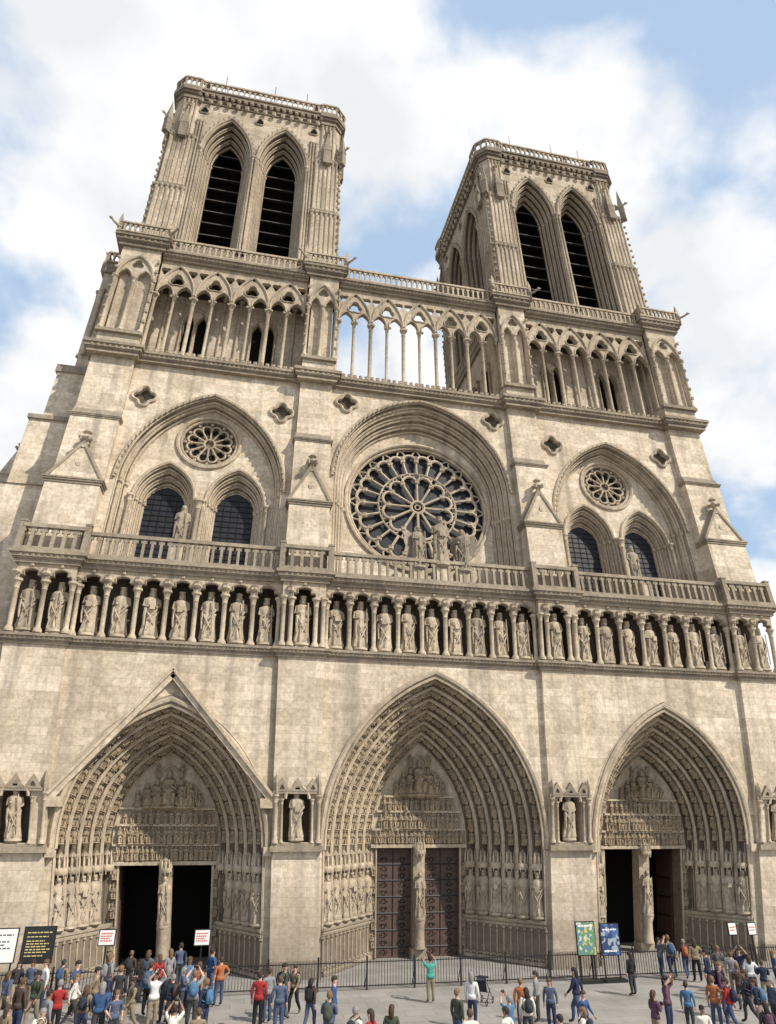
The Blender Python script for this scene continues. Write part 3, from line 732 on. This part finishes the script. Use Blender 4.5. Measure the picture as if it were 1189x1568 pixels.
box(S,-60,-22,9,30,0,22.4);box(W,-60,-22,8.7,9.3,22.1,22.8)
box(S,-60,-22,9.4,28,22.4,27.0);box(W,-60,-22,9.1,28,27.0,27.5)
lathe(S,-27.6,9.9,[(.7,27.4),(.7,28.8),(.85,28.9),(.1,31.2)],6);inst(C,FINIAL,(-27.6,9.9,31.0),.9)
box(S,22,40,12,30,0,13)
# ------------------------------------------------------------------ realise cathedral
root=bpy.data.objects.new('gothic_cathedral',None);sc.collection.objects.link(root)
MATS={'wall_blocks':STONE,'carved_mouldings':CARVE,'cornices':WEATH,'recess_walls':DARKST,'statues':CARVE,'virgin_and_angels':WEATH,'dark_openings':VOID,'window_glass':GLASS,'belfry_louvres':LOUV,'oak_doors':WOOD,'archivolt_figures':FIGM,'door_ironwork':IRON,'glazing_bars':IRON,'rose_tracery':CARVE,'niche_backs':NICHE,'lightning_rods':IRON}
for n,m in G.items():
    me=bpy.data.meshes.new(n);V=np.vstack(m.V)
    me.from_pydata(V.tolist(),[],m.F)
    if n in('wall_blocks','recess_walls','cornices'):
        bm=bmesh.new();bm.from_mesh(me)
        for z in (ZN,L1,L2,L3,L4,4.3,27.3,40,52,58):
            ge=bm.verts[:]+bm.edges[:]+bm.faces[:]
            bmesh.ops.bisect_plane(bm,geom=ge,plane_co=(0,0,z+.0013),plane_no=(0,0,1),dist=1e-5)
        bm.to_mesh(me);bm.free()
    co=np.empty(len(me.vertices)*3);me.vertices.foreach_get('co',co);co=warpv(co.reshape(-1,3))
    me.vertices.foreach_set('co',co.ravel());me.update()
    if n in('statues','virgin_and_angels','archivolt_figures','carved_mouldings','rose_tracery'):
        me.polygons.foreach_set('use_smooth',[True]*len(me.polygons));me.set_sharp_from_angle(angle=math.radians(48))
    me.materials.append(MATS[n]);o=bpy.data.objects.new(n,me);sc.collection.objects.link(o);o.parent=root
# ------------------------------------------------------------------ GROUND
m,nt,b=newmat('paving');L=nt.links.new
geo=N(nt,'ShaderNodeNewGeometry');br=N(nt,'ShaderNodeTexBrick');L(geo.outputs['Position'],br.inputs['Vector']);br.inputs['Scale'].default_value=1;br.inputs['Brick Width'].default_value=1.2;br.inputs['Row Height'].default_value=.8;br.inputs['Mortar Size'].default_value=.012
br.inputs['Color1'].default_value=(.29,.27,.25,1);br.inputs['Color2'].default_value=(.25,.235,.215,1);br.inputs['Mortar'].default_value=(.16,.15,.14,1)
n1=N(nt,'ShaderNodeTexNoise');n1.inputs['Scale'].default_value=.7;n1.inputs['Detail'].default_value=8;L(geo.outputs['Position'],n1.inputs['Vector'])
mr=N(nt,'ShaderNodeMapRange');mr.inputs['To Min'].default_value=.6;mr.inputs['To Max'].default_value=1.35;L(n1.outputs[0],mr.inputs[0])
mx=N(nt,'ShaderNodeMix',data_type='RGBA',blend_type='MULTIPLY');mx.inputs['Factor'].default_value=1;L(br.outputs[0],mx.inputs['A']);L(mr.outputs[0],mx.inputs['B']);L(mx.outputs['Result'],b.inputs['Base Color']);b.inputs['Roughness'].default_value=.85
me=bpy.data.meshes.new('plaza_paving');me.from_pydata([(-2500,-2500,0),(2500,-2500,0),(2500,2500,0),(-2500,2500,0)],[],[(0,1,2,3)]);me.materials.append(m)
o=bpy.data.objects.new('plaza_paving',me);sc.collection.objects.link(o)
def mkobj(name,mb,mat,parent=None,smooth=False):
    me=bpy.data.meshes.new(name);me.from_pydata(np.vstack(mb.V).tolist(),[],mb.F);me.materials.append(mat)
    if smooth: me.polygons.foreach_set('use_smooth',[True]*len(me.polygons))
    o=bpy.data.objects.new(name,me);sc.collection.objects.link(o)
    if parent: o.parent=parent
    return o
f=MB();yf=-2.6
x=-19.5
while x<19.6:
    box(f,x-.011,x+.011,yf-.011,yf+.011,.12,1.12);x+=.13
for zz in (.14,1.02): box(f,-19.5,19.6,yf-.02,yf+.02,zz,zz+.035)
x=-19.5
while x<19.7:
    box(f,x-.035,x+.035,yf-.035,yf+.035,0,1.2);lathe(f,x,yf,[(.03,1.2),(.055,1.24),(.0,1.3)],6)
    tube(f,[(x,yf,.8),(x,yf+.5,0)],.018,4);x+=2.17
mkobj('metal_fence',f,IRON)
# ------------------------------------------------------------------ SIGNS
def poster_mat(name,base,ink,scale):
    m,nt,b=newmat(name);L=nt.links.new;tc=N(nt,'ShaderNodeTexCoord')
    v=N(nt,'ShaderNodeTexVoronoi');v.inputs['Scale'].default_value=scale;L(tc.outputs['Object'],v.inputs['Vector'])
    r=N(nt,'ShaderNodeValToRGB');r.color_ramp.interpolation='CONSTANT';els=r.color_ramp.elements
    els[0].color=(*base,1);els[1].position=.55;els[1].color=(*ink[0],1)
    for k,c in enumerate(ink[1:]): e=els.new(.68+.13*k);e.color=(*c,1)
    L(v.outputs['Color'],r.inputs[0]);L(r.outputs[0],b.inputs['Base Color']);b.inputs['Roughness'].default_value=.4
    return m
def sign(name,u0,v0,u1,v1,y,mat,frame=IRON,legs=2,stripes=None):
    xa,za=at_y(u0,v0,y);xb,zb=at_y(u1,v1,y);r=bpy.data.objects.new(name,None);sc.collection.objects.link(r)
    fr=MB();box(fr,xa-.04,xb+.04,y,y+.06,zb-.04,za+.04)
    for q in ([xa+.08,xb-.08] if legs==2 else [(xa+xb)/2]): box(fr,q-.03,q+.03,y+.061,y+.12,0,za)
    if legs==2: box(fr,xa-.1,xb+.1,y-.25,y+.35,0,.12)
    mkobj('frame_and_posts',fr,frame,r)
    p=MB();box(p,xa,xb,y-.012,y-.002,zb,za);mkobj('panel',p,mat,r)
    if stripes:
        t=MB();w=xb-xa;h=za-zb;k=0
        for zf in stripes[1]:
            x=xa+w*.1;end=xa+w*(.9-.25*((k*37)%5)/5);rr=random.Random(k*7+int(u0))
            while x<end:
                wl=w*rr.uniform(.06,.16);box(t,x,min(x+wl,end),y-.018,y-.0135,zb+h*zf,zb+h*(zf+stripes[2]));x+=wl+w*.03
            k+=1
        mkobj('lettering',t,stripes[0],r)
WHITE=flat_mat('white_paint',(.75,.75,.72),.5,0,.05);INK=flat_mat('ink',(.08,.08,.09),.6);RED=flat_mat('red_print',(.55,.07,.05),.5,0,.05);BLACKP=flat_mat('black_panel',(.02,.02,.022),.4);YEL=flat_mat('yellow_print',(.6,.5,.2),.5)
MAPM=poster_mat('map_print',(.12,.25,.12),[(.5,.45,.2),(.1,.2,.35),(.55,.55,.5)],9)
BLM=poster_mat('concert_poster',(.03,.05,.14),[(.06,.13,.3),(.3,.35,.4)],7)
sign('information_board',40,1421,77,1474,-2.9,BLACKP,stripes=(YEL,[.84,.72,.6,.52,.44,.36,.28,.18],.03))
sign('information_board',-25,1424,19,1474,-2.9,WHITE,stripes=(INK,[.8,.6,.5,.4],.04))
sign('map_board',882,1413,914,1462,-3.2,MAPM,stripes=(WHITE,[.86],.06))
sign('poster_board',919,1416,951,1462,-3.2,BLM,stripes=(WHITE,[.8,.1],.05))
for u in (164,310): sign('notice_sign',u-10,1425,u+10,1447,-1.5,WHITE,legs=1,stripes=(RED,[.74,.56,.4,.24],.08))
for u in (1123,1153): sign('notice_sign',u-8,1414,u+6,1431,-1.5,WHITE,legs=1,stripes=(RED,[.6,.35],.08))
# ------------------------------------------------------------------ PEOPLE
MESHC={}
def make_person(kind,hair_long,pack):
    key=(kind,hair_long,pack)
    if key in MESHC: return MESHC[key]
    wf=.92 if hair_long else 1.0
    j={'pel':(0,0,.95,.155,.115),'sp':(0,0,1.1,.14*wf,.105),'ch':(0,-.01,1.27,.175*wf,.118),'nb':(0,0,1.41,.085,.07),'nk':(0,-.005,1.47,.054,.056),'hd':(0,-.02,1.565,.082,.098),'ht':(0,-.01,1.65,.074,.088),
       'hipR':(-.095,0,.87,.108,.108),'hipL':(.095,0,.87,.108,.108),'knR':(-.105,-.01,.5,.078,.08),'knL':(.105,-.01,.5,.078,.08),'cfR':(-.105,.015,.34,.068,.072),'cfL':(.105,.015,.34,.068,.072),'anR':(-.105,.02,.11,.05,.052),'anL':(.105,.02,.11,.05,.052),'toR':(-.125,-.15,.05,.048,.04),'toL':(.125,-.15,.05,.048,.04),
       'shR':(-.195*wf,0,1.38,.075,.07),'shL':(.195*wf,0,1.38,.075,.07),'elR':(-.25,.02,1.12,.052,.052),'elL':(.25,.02,1.12,.052,.052),'wrR':(-.25,-.03,.88,.031,.031),'wrL':(.25,-.03,.88,.031,.031)}
    def st(k,x,y,z): r=j[k];j[k]=(x,y,z,r[3],r[4])
    if kind=='walk':
        st('knR',-.09,-.2,.52);st('cfR',-.09,-.17,.4);st('anR',-.09,-.22,.13);st('toR',-.1,-.38,.07)
        st('knL',.09,.08,.5);st('cfL',.09,.17,.38);st('anL',.09,.33,.14);st('toL',.1,.22,.05)
        st('elR',-.23,.13,1.14);st('wrR',-.24,.12,.89);st('elL',.23,-.08,1.13);st('wrL',.22,-.25,.95)
    if kind=='raise':
        st('elR',-.27,-.14,1.50);st('wrR',-.13,-.25,1.70);st('elL',.27,-.14,1.50);st('wrL',.13,-.25,1.70)
    if kind=='hold':
        st('elR',-.24,-.02,1.13);st('wrR',-.08,-.26,1.2);st('elL',.24,-.02,1.13);st('wrL',.08,-.26,1.2)
    if kind=='hips':
        st('elR',-.33,.07,1.16);st('wrR',-.18,-.04,1.0);st('knL',.14,-.03,.5);st('cfL',.15,0,.36);st('anL',.16,.0,.1);st('toL',.19,-.16,.045)
    ed=[('pel','sp'),('sp','ch'),('ch','nb'),('nb','nk'),('nk','hd'),('hd','ht'),('pel','hipR'),('pel','hipL')]
    for s in 'RL': ed+= [('hip'+s,'kn'+s),('kn'+s,'cf'+s),('cf'+s,'an'+s),('an'+s,'to'+s),('ch','sh'+s),('sh'+s,'el'+s),('el'+s,'wr'+s)]
    ks=list(j);me=bpy.data.meshes.new('sk');me.from_pydata([j[k][:3] for k in ks],[(ks.index(a),ks.index(b)) for a,b in ed],[])
    ob=bpy.data.objects.new('sk',me);sc.collection.objects.link(ob)
    ob.modifiers.new('s','SKIN')
    for i,k in enumerate(ks):
        sv=me.skin_vertices[0].data[i];sv.radius=(j[k][3],j[k][4]);sv.use_root=(k=='pel')
    md=ob.modifiers.new('ss','SUBSURF');md.levels=1
    bpy.context.view_layer.update();dg=bpy.context.evaluated_depsgraph_get();ev=ob.evaluated_get(dg);m2=bpy.data.meshes.new_from_object(ev)
    bpy.data.objects.remove(ob)
    V=[v.co.copy() for v in m2.vertices];Fs=[tuple(p.vertices) for p in m2.polygons];bpy.data.meshes.remove(m2)
    segs=[(Vector(j[a][:3]),Vector(j[b][:3]),a,b) for a,b in ed]
    mi=[]
    for fc in Fs:
        c=sum((V[i] for i in fc),Vector())/len(fc);best=None;bd=9
        for a,b,na,nb in segs:
            t=max(0,min(1,(c-a).dot(b-a)/max(1e-9,(b-a).length_squared)));d=(c-(a+(b-a)*t)).length
            if d<bd: bd=d;best=(na,nb,t)
        na,nb,t=best
        if nb in('hd','ht') or (nb=='nk' and t>.3): q=0
        elif na.startswith('el'): q=0 if kind in('raise','hips') else 1
        elif nb.startswith('to'): q=3
        elif nb.startswith(('kn','cf','an','hip')) or (na=='pel' and c.z<.98): q=2
        else: q=1
        if q==0 and c.z>1.5 and na in('nk','hd','nb') and (c.z>1.655 or c.y>.01+ (1.6-c.z)*.1 and c.z>1.52): q=4
        mi.append(q)
    ex=MB();ex_m=[]
    def addp(fn,q):
        n0=len(ex.F);fn();ex_m.extend([q]*(len(ex.F)-n0))
    def hair():
        n=12;VV=[];FF=[]
        prof=[(.090,1.56),(.100,1.61),(.097,1.665),(.074,1.71),(.02,1.735)]
        for r,z in prof:
            for i in range(n):
                t=2*math.pi*i/n;fr=-math.sin(t)
                zz=z+(.06 if fr>.3 and z<1.64 else 0)
                VV.append((r*.93*math.cos(t),-.008+r*1.14*math.sin(t),min(zz,1.71) if z<1.71 else z))
        for i in range(4):
            for k in range(n): FF.append((i*n+k,i*n+(k+1)%n,(i+1)*n+(k+1)%n,(i+1)*n+k))
        FF.append(tuple(range(4*n,5*n)));ex.add(VV,FF)
        if hair_long: lathe(ex,0,.06,[(.05,1.36),(.08,1.43),(.092,1.55),(.085,1.63),(.03,1.69)],8,1,.6)
    addp(hair,4)
    def face():
        ex.add([(-.014,-.118,1.565),(.014,-.118,1.565),(0,-.145,1.568),(0,-.115,1.61)],[(0,1,2),(0,2,3),(1,3,2)])
        for s in (-1,1): lathe(ex,s*.09,0,[(.008,1.56),(.018,1.585),(.008,1.61)],5)
    addp(face,0)
    def eyes():
        for s in (-1,1): lathe(ex,s*.032,-.110,[(.004,1.594),(.011,1.60),(.004,1.607)],5)
        ex.add([(-.02,-.118,1.537),(.02,-.118,1.537),(.016,-.119,1.545),(-.016,-.119,1.545)],[(0,1,2,3)])
    addp(eyes,5)
    def hands():
        for s in 'RL':
            w=Vector(j['wr'+s][:3]);d=(w-Vector(j['el'+s][:3])).normalized();ref=Vector((1,0,0)) if abs(d.x)<.7 else Vector((0,0,1))
            a=d.cross(ref).normalized();b=d.cross(a).normalized()
            tube(ex,[w-d*.02,w+d*.03,w+d*.085],.03,6,r2=.034)
            for k in range(4):
                o_=w+d*.075+a*(.021*(k-1.5));ln=(.065,.075,.07,.055)[k]
                tube(ex,[o_,o_+d*ln*.55+b*.006,o_+d*ln+b*.022],.0095,5,r2=.0075)
            tube(ex,[w+d*.025+a*.028,w+d*.055+a*.05,w+d*.085+a*.052+b*.01],.0105,5,r2=.008)
    addp(hands,0)
    def belt():
        lathe(ex,0,0,[(.178,.89 if kind!='walk' else .93),(.176,.98),(.155,1.05)],14,1,.76)
    addp(belt,1)
    if kind in('raise','hold'):
        z=1.8 if kind=='raise' else 1.3;y=-.27 if kind=='raise' else -.33
        addp(lambda:box(ex,-.075,.075,y-.02,y+.02,z-.045,z+.045),5)
    if pack:
        def bpk():
            lathe(ex,0,.19,[(.09,1.0),(.14,1.04),(.15,1.2),(.13,1.36),(.06,1.42)],8,1,.72,a0=math.pi/8)
            lathe(ex,0,.28,[(.05,1.05),(.09,1.08),(.09,1.2),(.05,1.24)],8,1,.5)
            for s in (-1,1): tube(ex,[(s*.1,.13,1.43),(s*.11,-.03,1.475),(s*.115,-.14,1.32),(s*.14,-.09,1.15),(s*.14,.11,1.08)],.02,4)
        addp(bpk,6)
    nV=len(V);allV=[tuple(v) for v in V]+np.vstack(ex.V).tolist();allF=Fs+[tuple(i+nV for i in f) for f in ex.F]
    me=bpy.data.meshes.new('person_body');me.from_pydata(allV,[],allF)
    for k in range(7): me.materials.append(None)
    me.polygons.foreach_set('material_index',mi+ex_m);me.polygons.foreach_set('use_smooth',[True]*len(me.polygons));me.update()
    MESHC[key]=me;return me
SKIN=[flat_mat('skin_%d'%i,c,.55,0,.06) for i,c in enumerate([(.55,.34,.25),(.45,.27,.19),(.25,.14,.09)])]
HAIR=[flat_mat('hair_%d'%i,c,.7,0,.2,30,.3) for i,c in enumerate([(.03,.02,.015),(.06,.035,.02),(.17,.10,.05),(.04,.028,.02),(.025,.02,.018),(.09,.055,.03),(.22,.21,.2)])]
cl=[(.6,.6,.58),(.03,.035,.05),(.30,.03,.03),(.04,.08,.18),(.02,.02,.022),(.22,.22,.23),(.10,.05,.08),(.07,.15,.26),(.22,.17,.11),(.06,.07,.05),(.6,.57,.5),(.04,.04,.045),(.07,.05,.04),(.08,.10,.15),(.35,.12,.05),(.025,.03,.06),(.13,.12,.12)]
CLO=[flat_mat('cloth_%d'%i,c,.9,0,.22,14,.2) for i,c in enumerate(cl)]
TEAL=flat_mat('cloth_teal',(.05,.27,.22),.9);KHAKI=flat_mat('cloth_khaki',(.2,.17,.11),.9)
pn=[(.03,.04,.08),(.06,.08,.14),(.02,.02,.02),(.25,.2,.14),(.05,.05,.055)]
PAN=[flat_mat('trousers_%d'%i,c,.9,0,.2,12,.2) for i,c in enumerate(pn)]
SHOE=flat_mat('shoe_leather',(.05,.04,.035),.6);EYE=flat_mat('eye_dark',(.03,.02,.02),.5)
rnd=random.Random(3)
def person(u,v,kind=None,face=None,shirt=None,pants=None,long=None,pack=None,hz=1.62,sc_=None):
    s=sc_ or rnd.uniform(.90,1.06)
    x,y=at_h(u,v,hz*s)
    kind=kind or rnd.choice(['stand','stand','walk','hold','hips','walk','hold','stand','stand','walk','hips','raise'])
    long=rnd.random()<.45 if long is None else long;pack=rnd.random()<.2 if pack is None else pack
    me=make_person(kind,long,pack)
    o=bpy.data.objects.new('person',me);sc.collection.objects.link(o);o.location=(x,y,0.004);o.scale=(s*rnd.uniform(.95,1.1),s*rnd.uniform(.97,1.1),s)
    o.rotation_euler=(0,0,face if face is not None else (math.pi+rnd.uniform(-.9,.9) if rnd.random()<.5 else rnd.uniform(-3.1,3.1)))
    ms=[rnd.choice(SKIN),shirt or rnd.choice(CLO),pants or rnd.choice(PAN),SHOE,rnd.choice(HAIR),EYE,rnd.choice(CLO)]
    for i,mt in enumerate(ms): o.material_slots[i].link='OBJECT';o.material_slots[i].material=mt
heads=[(12,1545),(36,1503),(14,1492),(60,1492),(76,1521),(93,1506),(118,1496),(133,1514),(158,1510),(180,1522),(205,1502),(186,1484),(232,1478),(245,1466),(262,1458),(278,1448),(291,1470),(326,1457),(299,1492),(317,1504),(266,1497),(216,1473),(202,1460),(30,1476),(52,1474),(98,1474),(240,1492),(72,1474),(120,1476),(150,1486),(258,1484),(306,1478),(282,1486),(228,1460),(340,1470),(170,1466),(268,1545),(305,1550),(66,1550),
(413,1487),(437,1480),(453,1482),(399,1493),(477,1503),(505,1524),(512,1500),(600,1545),(545,1548),(568,1552),(430,1500),
(797,1503),(820,1492),(841,1503),(806,1518),(880,1487),(893,1522),(893,1548),(720,1552),(780,1530),(858,1560),(775,1548),
(964,1462),(1000,1522),(1050,1508),(1018,1500),(1008,1440),(1046,1442),(1080,1458),(1100,1478),(1112,1503),(1130,1455),(1146,1466),(1155,1504),(1166,1474),(1180,1502),(1098,1452),(1062,1442),(1022,1436),(1090,1500),(1128,1480),(1184,1460),(1118,1462),(1140,1490),(1172,1540),(1075,1545),(700,1520)]
for u,v in heads: person(u,v)
person(659,1468,'raise',math.pi+.05,TEAL,KHAKI,False,False)
person(722,1494,'stand',math.pi*.8,CLO[0],PAN[0],True,False)
sx_,sy_=at_h(742,1538,0)
rt=bpy.data.objects.new('baby_stroller',None);sc.collection.objects.link(rt);fr=MB()
for sx in (-.24,.24):
    tube(fr,[(sx,.45,1.0),(sx,.2,.75),(sx,-.35,.12)],.015,5);tube(fr,[(sx,-.1,.55),(sx,.3,.12)],.015,5)
    for wy in (-.35,.3): tube(fr,[(sx,wy+.1*math.cos(t),.118+.1*math.sin(t)) for t in [i*math.pi/6 for i in range(12)]],.018,5,True)
tube(fr,[(-.24,.45,1.0),(.24,.45,1.0)],.018,5);tube(fr,[(-.24,-.35,.12),(.24,-.35,.12)],.012,5);tube(fr,[(-.24,.3,.12),(.24,.3,.12)],.012,5)
mkobj('frame',fr,IRON,rt);se=MB();se.add([(-.2,-.2,.4),(.2,-.2,.4),(.2,.08,.42),(-.2,.08,.42),(-.2,.25,.85),(.2,.25,.85)],[(0,1,2,3),(3,2,5,4)])
se.add([(-.21,.25,.86),(.21,.25,.86),(.21,.0,.98),(-.21,.0,.98),(-.21,-.15,.88),(.21,-.15,.88)],[(0,1,2,3),(3,2,5,4)])
mkobj('seat_and_hood',se,CLO[1],rt);rt.location=(sx_,sy_,0);rt.rotation_euler=(0,0,2.4)
# ------------------------------------------------------------------ LIGHT + SKY
EL,AZ=math.radians(44),math.radians(44)
sd=Vector((math.sin(AZ)*math.cos(EL),-math.cos(AZ)*math.cos(EL),math.sin(EL)))
sl=bpy.data.lights.new('sun','SUN');sl.energy=5.0;sl.angle=math.radians(.6);sl.color=(1,.93,.82)
so=bpy.data.objects.new('sun',sl);sc.collection.objects.link(so);so.rotation_euler=sd.to_track_quat('Z','Y').to_euler()
w=bpy.data.worlds.new('World');sc.world=w;w.use_nodes=True;nt=w.node_tree;L=nt.links.new
bg=nt.nodes['Background'];sky=N(nt,'ShaderNodeTexSky',sky_type='NISHITA');sky.sun_disc=False;sky.sun_elevation=EL;sky.sun_rotation=math.atan2(sd.x,sd.y);sky.dust_density=1.5
tc=N(nt,'ShaderNodeTexCoord');sp=N(nt,'ShaderNodeSeparateXYZ');L(tc.outputs['Generated'],sp.inputs[0])
az=N(nt,'ShaderNodeMath',operation='MAXIMUM');L(sp.outputs[2],az.inputs[0]);az.inputs[1].default_value=0;ad=N(nt,'ShaderNodeMath',operation='ADD');L(az.outputs[0],ad.inputs[0]);ad.inputs[1].default_value=.6
dx=N(nt,'ShaderNodeMath',operation='DIVIDE');dy=N(nt,'ShaderNodeMath',operation='DIVIDE');L(sp.outputs[0],dx.inputs[0]);L(ad.outputs[0],dx.inputs[1]);L(sp.outputs[1],dy.inputs[0]);L(ad.outputs[0],dy.inputs[1])
cb=N(nt,'ShaderNodeCombineXYZ');L(dx.outputs[0],cb.inputs[0]);L(dy.outputs[0],cb.inputs[1]);cb.inputs[2].default_value=3.7
n1=N(nt,'ShaderNodeTexNoise');n1.inputs['Scale'].default_value=5.0;n1.inputs['Detail'].default_value=9;n1.inputs['Roughness'].default_value=.5;n1.inputs['Distortion'].default_value=.15;L(cb.outputs[0],n1.inputs['Vector'])
mr=N(nt,'ShaderNodeMapRange',interpolation_type='SMOOTHSTEP');mr.inputs['From Min'].default_value=.41;mr.inputs['From Max'].default_value=.57;L(n1.outputs[0],mr.inputs[0])
n2=N(nt,'ShaderNodeTexNoise');n2.inputs['Scale'].default_value=7;n2.inputs['Detail'].default_value=5;L(cb.outputs[0],n2.inputs['Vector'])
cr=N(nt,'ShaderNodeMix',data_type='RGBA');cr.inputs['A'].default_value=(9.6,9.9,10.2,1);cr.inputs['B'].default_value=(11.5,11.5,11.5,1)
m2=N(nt,'ShaderNodeMapRange');m2.inputs['From Min'].default_value=.38;m2.inputs['From Max'].default_value=.55;L(n2.outputs[0],m2.inputs[0]);L(m2.outputs[0],cr.inputs['Factor'])
hz=N(nt,'ShaderNodeMix',data_type='RGBA');hz.inputs['Factor'].default_value=.8;L(sky.outputs[0],hz.inputs['A']);hz.inputs['B'].default_value=(6.0,8.0,10.8,1)
mx=N(nt,'ShaderNodeMix',data_type='RGBA');L(mr.outputs[0],mx.inputs['Factor']);L(hz.outputs['Result'],mx.inputs['A']);L(cr.outputs['Result'],mx.inputs['B'])
L(mx.outputs['Result'],bg.inputs['Color']);bg.inputs['Strength'].default_value=.09
sc.view_settings.view_transform='Standard';sc.view_settings.look='None';sc.view_settings.exposure=0
